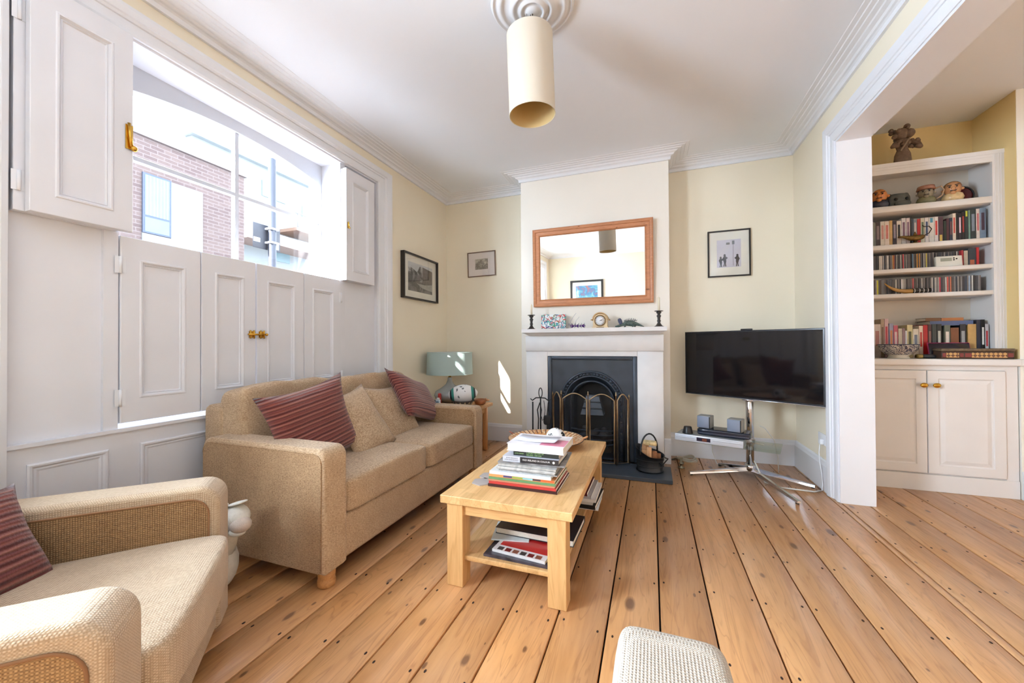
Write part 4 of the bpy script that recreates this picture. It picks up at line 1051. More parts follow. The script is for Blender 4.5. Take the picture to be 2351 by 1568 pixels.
# silhouettes print above the television
Mp = Matrix.Translation((0.708, B - 0.001, 1.986))
pr_, a_ = picture('black framed print of dark silhouettes above the television', Mp, 0.365, 0.448, 0.013, 0.02, M_BFRAME, M_MOUNT, 0.205, 0.265, mat('lilac_print', C(206, 202, 214), 0.7, vary=0.05))
sil = mat('print_black', C(48, 46, 50), 0.7)
def figure(x, z, s, flip=1):
    mb = MB(); q = -0.0108
    P_ = [(-0.012, 0), (-0.006, 0.03), (-0.012, 0.055), (-0.02, 0.075), (-0.012, 0.09), (-0.008, 0.1), (-0.010, 0.112), (0.0, 0.122), (0.010, 0.112), (0.008, 0.1), (0.014, 0.092), (0.026, 0.085), (0.022, 0.075), (0.012, 0.07), (0.014, 0.05), (0.010, 0.03), (0.014, 0.0), (0.004, 0.0), (0.001, 0.03), (-0.003, 0.0)]
    mb.add([(x + flip * a * s, q, z + b * s) for a, b in P_], [tuple(range(len(P_)))])
    return mb
figure(-0.07, -0.128, 0.85).build('silhouette', sil, a_, local=True)
figure(-0.036, -0.124, 1.0).build('silhouette', sil, a_, local=True)
figure(0.072, -0.128, 0.98, -1).build('silhouette', sil, a_, local=True)
MB().box(0.036, 0.039, -0.0112, -0.0106, -0.12, 0.085).box(0.028, 0.048, -0.0112, -0.0106, 0.085, 0.12).box(-0.022, 0.008, -0.0112, -0.0106, 0.085, 0.105).build('post_drawing', mat('print_grey', C(104, 104, 112), 0.7), a_, local=True)
# landscape on the rear wall (seen in the mirror)
Mr = Matrix.Translation((-1.45, REAR + 0.001, 1.93)) @ Matrix.Rotation(PI, 4, 'Z')
t = NT('blue_landscape'); v = t.coords(); nz = t.noise(v, 7, 4, 0.6, 1.0)
t.link(t.ramp(nz, [(0.35, C(190, 120, 110)), (0.48, C(70, 130, 180)), (0.58, C(120, 190, 200)), (0.7, C(210, 220, 210))]), t.b.inputs['Base Color'])
picture('black framed blue landscape painting seen only in the mirror', Mr, 0.78, 0.70, 0.045, 0.03, M_BFRAME, M_MOUNT, 0.52, 0.44, t.m)
# ================================================================ television corner
ANG = math.atan2(-0.62, 0.906)
M_TVG = NT('dark_tv_screen'); M_TVG.b.inputs['Base Color'].default_value = (0.006, 0.006, 0.008, 1); M_TVG.b.inputs['Roughness'].default_value = 0.06; M_TVG.b.inputs['Specular IOR Level'].default_value = 0.6
M_TVB = mat('dark_grey_bezel', C(44, 44, 48), 0.25, 0.3)
# local x along the screen, -y towards the viewer
tv = thing('television', 'large black flat-screen television on a chrome pole stand', 'television', (0.758, 3.772, 0.94), ANG)
TW, TH = 0.545, 0.292
MB().rbox(-TW, TW, 0.004, 0.036, -TH, TH, 0.005, 2).build('housing', M_BLACK, tv, local=True)
frame_mesh(-TW, TW, -TH, TH, [(0, 0.02), (0, 0.0), (0.003, -0.003), (0.012, -0.003), (0.013, 0.001)]).build('bezel', M_TVB, tv, local=True)
MB().box(-TW + 0.012, TW - 0.012, 0.0005, 0.004, -TH + 0.012, TH - 0.012).build('screen', M_TVG.m, tv, local=True)
MB().rbox(-TW, TW, -0.004, 0.02, -TH - 0.006, -TH, 0.002, 1).build('bottom_trim', mat('silver_trim', C(180, 182, 188), 0.2, 0.9), tv, local=True)
MB().rbox(-0.045, 0.045, 0.004, 0.03, TH, TH + 0.014, 0.005, 2).build('camera_bar', M_BLACK, tv, local=True)
st = thing('television_stand', 'chrome pole television stand with four splayed feet and a glass shelf', 'stand', (0.790, 3.815, 0))
px_, py_ = 0.790, 3.815
MB().lathe([(0.030, 0.075), (0.030, 0.95), (0, 0.95)], (px_, py_, 0), 24).build('pole', M_CHROME, st)
MB().lathe([(0.034, 0.03), (0.042, 0.04), (0.042, 0.075), (0.034, 0.085), (0.0, 0.085)], (px_, py_, 0), 24).lathe([(0.0, 0.625), (0.05, 0.625), (0.06, 0.635), (0.05, 0.645), (0, 0.645)], (px_, py_, 0), 24).build('collar', M_CHROME, st)
for (ex, ey) in ((0.298, 3.628), (0.955, 3.196), (1.178, 3.594), (0.575, 3.98)):
    e = Vector((ex - px_, ey - py_, 0)); L_ = e.length; a = math.atan2(e.y, e.x)
    Mf = Rm((px_, py_, 0), rz=a)
    f = MB(); f.add([(0.02, -0.016, 0.03), (0.02, 0.016, 0.03), (0.02, 0.012, 0.062), (0.02, -0.012, 0.062), (L_, -0.014, 0.008), (L_, 0.014, 0.008), (L_, 0.010, 0.024), (L_, -0.010, 0.024)],
                    [(0, 1, 5, 4)[::-1], (2, 3, 7, 6)[::-1], (0, 4, 7, 3), (1, 2, 6, 5), (4, 5, 6, 7)[::1], (0, 3, 2, 1)], M=Mf)
    f.build('foot', M_CHROME, st)
    MB().lathe([(0.012, 0.0), (0.012, 0.009), (0, 0.009)], (px_ + e.x * 0.97, py_ + e.y * 0.97, 0), 12).build('foot_pad', M_BLACK, st)
sa = math.atan2(3.447 - 3.60, 0.667 - 0.187)
Ms = Rm((0.427, 3.5235, 0), rz=sa)     # media shelf frame: x along the front edge, +y to the back
MB().rbox(-0.17, 0.49, 0.02, 0.36, 0.288, 0.296, 0.003, 1, M=Ms).build('glass_shelf', mat_glass('green_glass', (0.86, 0.93, 0.91, 1), 0.1), st)
MB().lathe([(0.040, 0.26), (0.040, 0.30), (0, 0.30)], (px_, py_, 0), 20).tube([(px_, py_, 0.275), (px_ + 0.09, py_ - 0.06, 0.272)], 0.008, 8).build('shelf_clamp', M_CHROME, st)
MB().box(px_ - 0.10, px_ + 0.10, py_ - 0.02, py_ + 0.005, 0.86, 1.02, M=Rm((px_, py_, 0), rz=ANG) @ Matrix.Translation((-px_, -py_, 0))).build('bracket', M_BLACK, st)

M_SIL = mat('brushed_silver', C(206, 212, 222), 0.3, 0.2, vary=0.03)
dv = thing('dvd_player', 'slim silver disc player on the glass shelf', 'dvd player', (0.427, 3.5235, 0.297), sa)
MB().rbox(-0.252, 0.252, 0.006, 0.22, 0.002, 0.054, 0.003, 1).build('casing', mat('grey_silver', C(168, 174, 178), 0.4, 0.5), dv, local=True)
MB().rbox(-0.254, 0.254, -0.004, 0.008, 0.0, 0.056, 0.004, 2).build('front_panel', M_SIL, dv, local=True)
MB().box(-0.082, 0.022, -0.0055, -0.003, 0.015, 0.044).build('display', mat('dark_display', C(50, 44, 60), 0.15), dv, local=True)
MB().box(-0.04, -0.005, -0.0062, -0.0054, 0.018, 0.040).build('display_glow', mat('copper_display', C(120, 70, 56), 0.2), dv, local=True)
MB().box(-0.245, 0.245, -0.0052, -0.003, 0.046, 0.0475).box(-0.245, -0.1, -0.0052, -0.003, 0.03, 0.0315).box(0.04, 0.245, -0.0052, -0.003, 0.03, 0.0315).build('tray_lines', mat('panel_groove', C(110, 116, 128), 0.4), dv, local=True)
sb = thing('set_top_box', 'long black set-top box with rounded ends on the disc player', 'set-top box', (0.427, 3.5235, 0.3535), sa)
MB().puff(-0.095, 0.295, 0.055, 0.235, 0.0, 0.052, 9, 10).build('casing', mat('blue_black_gloss', C(34, 40, 54), 0.18), sb, local=True)
MB().box(-0.085, 0.285, 0.053, 0.058, 0.018, 0.021).build('front_line', mat('steel_line', C(120, 130, 150), 0.3, 0.6), sb, local=True)
for (dx, dy, lb) in ((-0.04, 0.14, 'small grey cube speaker nearer the fireplace'), (0.19, 0.11, 'small grey cube speaker nearer the chrome pole')):
    p = Rm((0.427, 3.5235, 0), rz=sa) @ Vector((dx, dy, 0.4060))
    s_ = thing('speaker', lb, 'speaker', p, sa - 0.12, group='cube speakers')
    MB().rbox(-0.052, 0.052, -0.05, 0.045, 0.0, 0.102, 0.004, 2).build('cabinet', mat('speaker_silver', C(166, 168, 166), 0.45, 0.3), s_, local=True)
    MB().rbox(-0.050, 0.044, -0.058, -0.049, 0.003, 0.099, 0.003, 1).build('grille', mat('blue_grey_grille', C(128, 138, 158), 0.6), s_, local=True)
    MB().box(0.044, 0.0505, -0.0565, -0.049, 0.003, 0.099).build('grille_edge', M_BLACK, s_, local=True)
p = Rm((0.427, 3.5235, 0), rz=sa) @ Vector((-0.165, 0.06, 0.3535))
tag(MB().lathe([(0.042, 0), (0.042, 0.004), (0.030, 0.055), (0.028, 0.058), (0.0, 0.058)], n=24).build('black_cone_holder', mat('dark_tin', C(38, 38, 40), 0.3, 0.4), origin=None), 'small dark tapered pot on the disc player', 'pot').location = p
cb1 = MB().tube([(0.86, 3.80, 0.42), (0.90, 3.80, 0.40), (0.97, 3.82, 0.30), (1.00, 3.84, 0.15), (1.01, 3.86, 0.02)], 0.004, 6)
tag(cb1.build('white_cable', mat('white_cable', C(226, 224, 218), 0.5), origin=(0.86, 3.80, 0)), 'white cable dropping behind the chrome pole', 'cable')
cb2 = MB().tube([(0.80, 3.72, 0.14), (0.83, 3.70, 0.06), (0.85, 3.60, 0.006), (0.93, 3.51, 0.006), (1.04, 3.50, 0.006), (1.14, 3.49, 0.006), (1.19, 3.53, 0.006)], 0.006, 6)
tag(cb2.build('floor_cable', mat('white_cable', C(226, 224, 218)), origin=(0.85, 3.6, 0)), 'thick white lead curling over the boards by the stand feet', 'cable')
cb3 = MB().tube([(0.53, 4.05, 0.26), (0.535, 4.08, 0.10), (0.56, 4.0, 0.01), (0.66, 3.95, 0.008), (0.74, 3.92, 0.03)], 0.004, 6)
tag(cb3.build('thin_cable', mat('white_cable', C(226, 224, 218)), origin=(0.53, 4.05, 0)), 'thin pale cable under the disc player', 'cable')

# ================================================================ pendant lamp
PX, PY = -0.596, 1.95
pdn = thing('pendant_lamp', 'tall cream fabric cylinder pendant lampshade on a chain', 'pendant lamp', (PX, PY, 2.34))
M_SHADE = NT('cream_lampshade'); t = M_SHADE
t.b.inputs['Base Color'].default_value = C(238, 232, 220); t.b.inputs['Roughness'].default_value = 0.85
tl_ = t.node('ShaderNodeBsdfTranslucent'); tl_.inputs[0].default_value = C(240, 232, 214); mxs = t.n.new('ShaderNodeMixShader'); mxs.inputs[0].default_value = 0.35
t.link(t.b.outputs[0], mxs.inputs[1]); t.link(tl_.outputs[0], mxs.inputs[2]); t.link(mxs.outputs[0], t.out.inputs[0])
t.bump(t.noise(t.coords((1, 1, 6)), 120, 2), 0.1, 0.002)
M_SHIN = mat('warm_shade_lining', C(224, 196, 140), 0.8)
Mt = Matrix.Translation((PX, PY, 2.76)) @ Matrix.Rotation(0.02, 4, 'X') @ Matrix.Rotation(-0.025, 4, 'Y') @ Matrix.Translation((-PX, -PY, -2.76))
r_ = 0.122
MB().lathe([(r_, 2.34), (r_, 2.765)], (PX, PY, 0), 48, M=Mt, caps=False).build('shade', M_SHADE.m, pdn)
MB().lathe([(r_ - 0.003, 2.765), (r_ - 0.003, 2.34)], (PX, PY, 0), 48, M=Mt, caps=False).build('shade_lining', M_SHIN, pdn, label='warm gold shade lining')
MB().tube([(PX + r_ * math.cos(a), PY + r_ * math.sin(a), 2.34) for a in [2 * PI * k / 40 for k in range(40)]], 0.0022, 6, closed=True, M=Mt).build('shade_rim', M_SHADE.m, pdn)
MB().lathe([(0.0, 2.70), (r_ - 0.004, 2.70)], (PX, PY, 0), 32, M=Mt).build('diffuser', M_SHIN, pdn)
MB().tube([(PX - 0.012, PY - 0.01, 2.885), (PX - 0.012, PY - 0.01, 2.70)], 0.0022, 6).build('flex', mat('grey_flex', C(128, 118, 112), 0.5), pdn)
for k in range(9):
    zc = 2.868 - 0.0185 * k; a = (k % 2) * PI / 2
    pts = [(PX + 0.012 + 0.0055 * math.cos(q) * math.cos(a), PY + 0.0055 * math.cos(q) * math.sin(a), zc + 0.0125 * math.sin(q)) for q in [2 * PI * j / 12 for j in range(12)]]
    MB().tube(pts, 0.0016, 5, closed=True).build('chain_link', mat('bronze_chain', C(70, 58, 52), 0.4, 0.7), pdn)
MB().tube([(PX + 0.004, PY, 2.882), (PX + 0.016, PY, 2.876), (PX + 0.018, PY, 2.868)], 0.003, 6).build('ceiling_hook', mat('bronze_chain', C(70, 58, 52)), pdn)

# ================================================================ side table with lamp and trinkets
sd = thing('side_table', 'pine side table behind the far sofa arm', 'side table', (-1.98, 3.63, 0))
MB().rbox(-2.335, -1.635, 3.38, 3.90, 0.458, 0.49, 0.004, 2).build('tabletop', M_OAKLT, sd, wn=True)
for (x, y) in ((-1.70, 3.76), (-1.70, 3.41), (-2.32, 3.76), (-2.32, 3.41)):
    MB().rbox(x, x + 0.045, y, y + 0.045, 0, 0.458, 0.003, 1).build('leg', mat_wood('honey_pine_upright', C(212, 152, 98), C(160, 100, 54), 2.0, 2, 0.4, tint=0.05), sd)
MB().box(-2.30, -1.68, 3.42, 3.44, 0.40, 0.458).box(-1.69, -1.67, 3.45, 3.77, 0.40, 0.458).build('apron', M_OAKLT, sd)
TZ = 0.4903
LX, LY = -2.092, 3.765
tlamp = thing('table_lamp', 'table lamp with a pale blue drum shade and grey gourd base', 'table lamp', (LX, LY, TZ))
M_CER = mat('grey_glazed_ceramic', C(168, 172, 172), 0.15, vary=0.05, coat=0.4)
MB().lathe([(0.07, 0), (0.085, 0.004), (0.155, 0.045), (0.172, 0.085), (0.155, 0.125), (0.09, 0.165), (0.045, 0.20), (0.026, 0.24), (0.022, 0.275), (0.0, 0.275)], (LX, LY, TZ), 40).build('base', M_CER, tlamp)
MB().lathe([(0.016, 0.275), (0.016, 0.33), (0, 0.33)], (LX, LY, TZ), 16).build('lamp_holder', M_BRASS, tlamp)
M_BSH = NT('pale_blue_lampshade'); M_BSH.b.inputs['Base Color'].default_value = C(176, 196, 194); M_BSH.b.inputs['Roughness'].default_value = 0.85
M_BSH.bump(M_BSH.noise(M_BSH.coords((1, 1, 5)), 150, 2), 0.1, 0.002)
MB().lathe([(0.252, 0.312), (0.245, 0.550)], (LX, LY, TZ), 56, caps=False).build('shade', M_BSH.m, tlamp)
MB().lathe([(0.241, 0.550), (0.248, 0.312)], (LX, LY, TZ), 56, caps=False).build('shade_lining', mat('white_shade_lining', C(232, 232, 226), 0.8), tlamp)
for z, r in ((0.312, 0.252), (0.550, 0.245)): MB().tube([(LX + r * math.cos(a), LY + r * math.sin(a), TZ + z) for a in [2 * PI * k / 48 for k in range(48)]], 0.0025, 6, closed=True).build('shade_rim', M_BSH.m, tlamp)
for k in range(3):
    a = 2 * PI * k / 3
    MB().tube([(LX, LY, TZ + 0.32), (LX + 0.24 * math.cos(a), LY + 0.24 * math.sin(a), TZ + 0.525)], 0.002, 5).build('shade_spoke', M_BRASS, tlamp)
# rugby ball in a patterned bowl
BX, BY = -1.812, 3.53
t = NT('zigzag_bowl'); v = t.coords(); s3 = t.n.new('ShaderNodeSeparateXYZ'); t.link(v, s3.inputs[0])
ang = t.math('ARCTAN2', s3.outputs[1], s3.outputs[0])
zig = t.math('ABSOLUTE', t.math('SUBTRACT', t.math('FRACT', t.math('MULTIPLY', ang, 14 / (2 * PI))), 0.5))
dd = t.math('ABSOLUTE', t.math('SUBTRACT', t.math('MULTIPLY', zig, 0.085), t.math('SUBTRACT', s3.outputs[2], 0.012)))
t.link(t.ramp(dd, [(0.005, C(216, 202, 170)), (0.008, C(86, 84, 84))]), t.b.inputs['Base Color']); t.b.inputs['Roughness'].default_value = 0.7
bw = MB().lathe([(0.055, 0), (0.075, 0.006), (0.118, 0.066), (0.120, 0.070), (0.114, 0.070), (0.072, 0.012), (0.0, 0.010)], n=36).build('patterned_bowl', t.m)
bw.location = (BX, BY, TZ); tag(bw, 'grey bowl with a cream zigzag band, under the rugby ball', 'bowl')
rb = thing('rugby_ball', 'white rugby ball with teal and black markings, in the zigzag bowl', 'rugby ball', (BX, BY, TZ + 0.132), rot=(0, -0.08, 0.45))
t = NT('rugby_print'); v = t.coords(); s3 = t.n.new('ShaderNodeSeparateXYZ'); t.link(v, s3.inputs[0])
ax = t.math('ABSOLUTE', s3.outputs[0])
c1 = t.mix(t.math('GREATER_THAN', ax, 0.088), C(238, 238, 240), C(60, 150, 140))
c1 = t.mix(t.math('GREATER_THAN', ax, 0.112), c1, C(46, 52, 60))
c1 = t.mix(t.math('GREATER_THAN', ax, 0.128), c1, C(236, 236, 238))
mk = t.math('GREATER_THAN', t.noise(t.coords((1, 1, 1)), 26, 1), 0.64)
c1 = t.mix(t.math('MULTIPLY', mk, t.math('LESS_THAN', ax, 0.06)), c1, C(120, 122, 128))
t.link(c1, t.b.inputs['Base Color']); t.b.inputs['Roughness'].default_value = 0.5
vv = []; n1, n2 = 22, 24
prf = [(0.094 * (max(0.0, 1 - (x / 0.152) ** 2)) ** 0.62, x) for x in [-0.152 * math.cos(PI * k / n1) for k in range(n1 + 1)]]
MB().lathe([(max(r, 1e-5), z) for r, z in prf], n=n2, M=Matrix.Rotation(PI / 2, 4, 'Y')).build('ball', t.m, rb, local=True)
MB().tube([(x, 0.0, 0.0945 * (1 - (x / 0.152) ** 2) ** 0.62) for x in [-0.10 + 0.02 * k for k in range(11)]], 0.0015, 5).build('seam', mat('ball_seam', C(180, 180, 184), 0.6), rb, local=True)
# wooden dish with a stub handle
wd_ = thing('wooden_dish', 'small turned wooden dish with a stub handle on the side table', 'dish', (-1.712, 3.735, TZ))
MB().lathe([(0.035, 0), (0.055, 0.008), (0.066, 0.035), (0.063, 0.055), (0.058, 0.055), (0.05, 0.02), (0.0, 0.015)], (-1.712, 3.735, TZ), 28).build('dish', mat_wood('reddish_wood', C(176, 110, 72), C(120, 66, 38), 4, 2, 0.35), wd_)
MB().tube([(-1.652, 3.735, TZ + 0.045), (-1.609, 3.735, TZ + 0.048)], [0.012, 0.009], 10).ball((-1.64, 3.72, TZ + 0.062), 0.010, 8).build('stub_handle', mat('pale_wood_stub', C(206, 150, 104), 0.4), wd_)
# phone, bottle, red pot, coaster
ph_ = thing('cordless_phone', 'small dark phone dock at the sofa edge of the side table', 'phone', (-2.14, 3.47, TZ))
MB().rbox(-2.21, -2.085, 3.44, 3.50, TZ, TZ + 0.062, 0.01, 2).build('dock', M_BLACK, ph_)
MB().box(-2.195, -2.10, 3.4385, 3.440, TZ + 0.02, TZ + 0.05).build('face', mat('slate_display', C(62, 66, 86), 0.2), ph_)
bt = thing('small_bottle', 'little pale blue and white bottle by the phone', 'bottle', (-2.052, 3.45, TZ))
MB().rbox(-2.078, -2.030, 3.436, 3.466, TZ, TZ + 0.075, 0.008, 2).build('bottle_body', mat('pale_blue_plastic', C(206, 220, 228), 0.3), bt)
MB().box(-2.07, -2.038, 3.4350, 3.4362, TZ + 0.03, TZ + 0.06).build('sticker', mat('blue_sticker', C(120, 150, 180), 0.5), bt)
MB().rbox(-2.068, -2.040, 3.438, 3.464, TZ + 0.075, TZ + 0.092, 0.006, 2).build('cap', mat('white_plastic', C(236, 236, 236), 0.35), bt)
tag(MB().rbox(-0.018, 0.018, -0.014, 0.014, 0, 0.128, 0.012, 2).build('red_tube', mat('red_plastic', C(196, 60, 56), 0.4)), 'bright red tube standing behind the little bottle', 'tube').location = (-2.085, 3.535, TZ)
tag(MB().rbox(-0.08, 0.05, -0.04, 0.04, 0, 0.006, 0.002, 1).build('dark_coaster', mat('dark_slate_coaster', C(64, 62, 60), 0.5)), 'flat dark remote lying on the front edge of the side table', 'remote').location = (-1.93, 3.425, TZ)
# ================================================================ on and under the coffee table
def flat_book(name, label, x0, x1, y0, y1, z, t_, cover, rz=0.0, hard=True, spine='front', cat='book', group=None, pages=M_PAPER):
    """a book lying flat: spine towards the viewer (front) or to the back"""
    cx2, cy2 = (x0 + x1) / 2, (y0 + y1) / 2; w, d_ = (x1 - x0) / 2, (y1 - y0) / 2
    r = thing(name, label, cat, (cx2, cy2, z), rz, group)
    b = 0.0022 if hard else 0.0009
    cv_ = MB().box(-w, w, -d_, d_, 0, b).box(-w, w, -d_, d_, t_ - b, t_)
    if spine == 'front': cv_.box(-w, w, -d_, -d_ + b, b, t_ - b)
    elif spine == 'back': cv_.box(-w, w, d_ - b, d_, b, t_ - b)
    elif spine == 'left': cv_.box(-w, -w + b, -d_, d_, b, t_ - b)
    cv_.build('cover', cover, r, local=True)
    i = 0.004 if hard else 0.0015
    MB().box(-w + i, w - i, -d_ + (b if spine == 'front' else i), d_ - i, b, t_ - b).build('pages', pages, r, local=True)
    return r
def pm(name, c_, rough=0.35, vary=0.06, vs_=20): return mat('cover_' + name, C(*c_), rough, vary=vary, vscale=vs_)
Z = 0.4203
GB = 'stack of books and magazines on the coffee table'
def stack(*a, **k):
    global Z
    o = flat_book(*a[:2], a[2], a[3], a[4], a[5], Z, a[6], a[7], group=GB, **k); Z += a[6] + 0.0004
    return o
M_WHT = mat('print_white', C(238, 238, 236), 0.5)
b1 = stack('book', 'black and dark red paperback at the bottom of the coffee-table stack', -0.768, -0.418, 1.762, 2.05, 0.013, pm('black_red', (58, 26, 28)), hard=False)
stack('book', 'bright red paperback second from the bottom of the stack', -0.764, -0.424, 1.764, 2.04, 0.012, pm('red', (190, 58, 54)), hard=False)
stack('magazine', 'pale orange-red magazine above the red paperback', -0.768, -0.43, 1.768, 2.05, 0.008, pm('salmon', (196, 128, 100)), hard=False, cat='magazine')
stack('book', 'green-spined paperback low in the coffee-table stack', -0.766, -0.428, 1.768, 2.03, 0.012, pm('green', (98, 140, 96)), hard=False)
b5 = stack('book', 'orange-spined paperback with a multicoloured band', -0.766, -0.432, 1.770, 2.04, 0.012, pm('orange', (226, 150, 92)), hard=False)
for (a, b, cc, nm) in ((-0.09, -0.045, (70, 72, 120), 'navy'), (-0.045, 0.01, (146, 170, 84), 'lime'), (0.01, 0.06, (130, 190, 200), 'cyan'), (0.06, 0.10, (70, 60, 70), 'plum'), (0.10, 0.165, (232, 96, 54), 'vermilion')):
    MB().box(a, b, -0.1358, -0.1350, 0.003, 0.0115).build('spine_patch', pm('patch_' + nm, cc), b5, local=True)
stack('book', 'white-spined art paperback in the middle of the stack', -0.764, -0.450, 1.772, 2.02, 0.014, pm('white_art', (224, 226, 226)), hard=False)
mags = ['grey news magazine directly on the white-spined paperback', 'second grey news magazine above the white-spined paperback', 'third grey news magazine above the white-spined paperback', 'fourth grey news magazine above the white-spined paperback',
        'fifth grey news magazine above the white-spined paperback', 'sixth grey news magazine above the white-spined paperback', 'topmost grey news magazine of the bundle']
for k, lb in enumerate(mags):
    dx = RND.uniform(-0.008, 0.008); g = RND.randint(150, 205)
    stack('magazine', lb, -0.728 + dx, -0.432 + dx, 1.785 + RND.uniform(-0.004, 0.008), 2.0, 0.0052, pm('mag%d' % k, (g, g - 3, g - 6), 0.5, 0.2, 60), hard=False, rz=RND.uniform(-.03, .03), cat='magazine')
bt_ = stack('magazine', 'thin magazine with a colour picture cover jutting out of the stack', -0.735, -0.400, 1.80, 2.06, 0.006, pm('photo_cover', (132, 128, 128), 0.25, 0.5, 16), hard=False, rz=0.06, cat='magazine')
bo = stack('book', 'thick grey and black book titled Old Ireland in Colour', -0.704, -0.420, 1.806, 2.02, 0.026, pm('charcoal', (48, 46, 48), 0.3))
MB().box(-0.1425, -0.052, -0.1086, -0.1068, -0.0002, 0.0262).build('author_band', pm('pale_lilac', (206, 206, 214)), bo, local=True)
MB().box(-0.1415, 0.1415, -0.104, 0.104, 0.026, 0.0266).build('cover_picture', pm('lilac_photo', (200, 202, 216), 0.25, 0.15, 14), bo, local=True)
MT = (PI / 2, 0, 0)
text('title_text', 'OLD IRELAND IN COLOUR', 0.0115, M_WHT, bo, (-0.040, -0.1074, 0.0135), MT)
text('author_text', 'JOHN BRESLIN &', 0.0082, mat('print_grey2', C(110, 110, 120), 0.6), bo, (-0.125, -0.1089, 0.0175), MT)
text('author_text', 'SARAH-ANNE BUCKLEY', 0.0072, mat('print_grey2', C(110, 110, 120)), bo, (-0.135, -0.1089, 0.0085), MT)
MB().lathe([(0.006, 0), (0.006, 0.0008), (0, 0.0008)], n=14, M=Rm((0.118, -0.1072, 0.0135), rx=PI / 2)).build('publisher_mark', M_WHT, bo, local=True)
bh = stack('book', 'black paperback with pale green lettering, A Short History of Ireland', -0.656, -0.424, 1.828, 2.00, 0.022, pm('ink_green', (38, 44, 40), 0.35), hard=False)
MB().box(-0.1155, 0.1155, -0.085, 0.085, 0.022, 0.0225).build('cover_picture', pm('green_picture', (176, 204, 150), 0.3, 0.3, 22), bh, local=True)
MG = mat('print_green', C(150, 190, 120), 0.6)
text('title_text', 'A SHORT HISTORY OF', 0.0088, MG, bh, (-0.048, -0.0864, 0.0158), MT)
text('title_text', 'IRELAND, 1500-2000', 0.0088, MG, bh, (-0.048, -0.0864, 0.0065), MT)
text('author_text', 'JOHN GIBNEY', 0.0075, MG, bh, (-0.108, -0.0864, 0.0112), MT)
bwh = stack('book', 'thick white book, page edges forward, on top of the stack', -0.690, -0.398, 1.822, 2.05, 0.037, pm('white_pink', (238, 232, 234), 0.4), spine='back')
MB().box(0.02, 0.144, -0.10, 0.02, 0.037, 0.0376).build('cover_panel', pm('rose', (214, 130, 150), 0.35), bwh, local=True)
TOP = Z
lf = MB(); nx = 12
vs = []
for j in range(2):
    for i in range(nx + 1):
        u = i / nx
        vs.append((-0.11 + 0.22 * u, -0.055 + 0.11 * j, 0.003 + 0.014 * abs(u - 0.35) ** 1.3 + 0.004 * j))
lf.add(vs, [(i, i + 1, nx + 2 + i, nx + 1 + i) for i in range(nx)], smooth=True)
lfo = lf.build('leaflet', mat('leaflet_print', C(222, 224, 236), 0.4, vary=0.08, vscale=30)); lfo.location = (-0.555, 1.925, TOP); lfo.rotation_euler = (0, 0, -0.12)
lfo.modifiers.new('thick', 'SOLIDIFY').thickness = 0.0008
tag(lfo, 'folded white leaflet lying on the top book of the stack', 'leaflet')
# slate coasters
for k, (x, y, rz, lb) in enumerate(((-0.815, 1.895, 0.5, 'grey slate coaster half under the stack, towards the fireplace'), (-0.815, 1.80, -0.35, 'grey slate coaster half under the stack, towards the sofa foot'))):
    hx = [(0.055 * math.cos(a), 0.055 * math.sin(a)) for a in [PI / 3 * j for j in range(6)]]
    o = MB().prism(hx, 0, 0.005).build('coaster', mat('coaster_slate', C(172, 162, 158), 0.6, vary=0.1)); o.location = (x, y, 0.4203); o.rotation_euler = (0, 0, rz)
    tag(o, lb, 'coaster', 'slate coasters')
# carved tray with a little football
TX, TY = -0.690, 2.585
tr = thing('round_tray', 'large round carved wooden tray at the fireplace end of the coffee table', 'tray', (TX, TY, 0.4203))
t = NT('carved_tray_wood'); v = t.coords(); s3 = t.n.new('ShaderNodeSeparateXYZ'); t.link(v, s3.inputs[0])
rr = t.math('SQRT', t.math('ADD', t.math('MULTIPLY', s3.outputs[0], s3.outputs[0]), t.math('MULTIPLY', s3.outputs[1], s3.outputs[1])))
ang = t.math('ARCTAN2', s3.outputs[1], s3.outputs[0])
cell = t.math('GREATER_THAN', t.math('FRACT', t.math('MULTIPLY', ang, 44 / (2 * PI))), 0.72)
inb = t.math('MULTIPLY', t.math('GREATER_THAN', rr, 0.20), t.math('LESS_THAN', rr, 0.252))
nz = t.noise(v, 60, 2)
c1 = t.mix(t.math('MULTIPLY', inb, t.math('GREATER_THAN', nz, 0.52)), C(214, 152, 92), C(236, 214, 178))
c1 = t.mix(t.math('MULTIPLY', inb, cell), c1, C(130, 78, 46))
t.link(c1, t.b.inputs['Base Color']); t.b.inputs['Roughness'].default_value = 0.45
MB().lathe([(0.0, 0.0), (0.10, 0.0), (0.16, 0.012), (0.235, 0.044), (0.256, 0.052), (0.258, 0.058), (0.25, 0.060), (0.205, 0.042), (0.15, 0.02), (0.10, 0.010), (0.0, 0.010)], n=56).build('dish', t.m, tr, local=True)
MB().tube([(0.258 * math.cos(a), 0.258 * math.sin(a), 0.056) for a in [2 * PI * k / 56 for k in range(56)]], 0.003, 6, closed=True).build('dark_rim', mat('dark_brown_rim', C(74, 50, 36), 0.5), tr, local=True)
for a, m_ in ((0.22, mat('pale_wood_stub', C(206, 150, 104))), (3.0, mat('reddish_twig', C(150, 84, 66), 0.6))):
    MB().tube([(0.25 * math.cos(a), 0.25 * math.sin(a), 0.055), (0.285 * math.cos(a), 0.285 * math.sin(a), 0.072)], [0.008, 0.005], 8).build('handle_stub', m_, tr, local=True)
fb = thing('mini_football', 'small white football with black patches in the carved tray', 'ball', (-0.600, 2.50, 0.502))
MB().ball((0, 0, 0), 0.066, 24).build('ball', mat('white_vinyl', C(240, 240, 242), 0.35), fb, local=True)
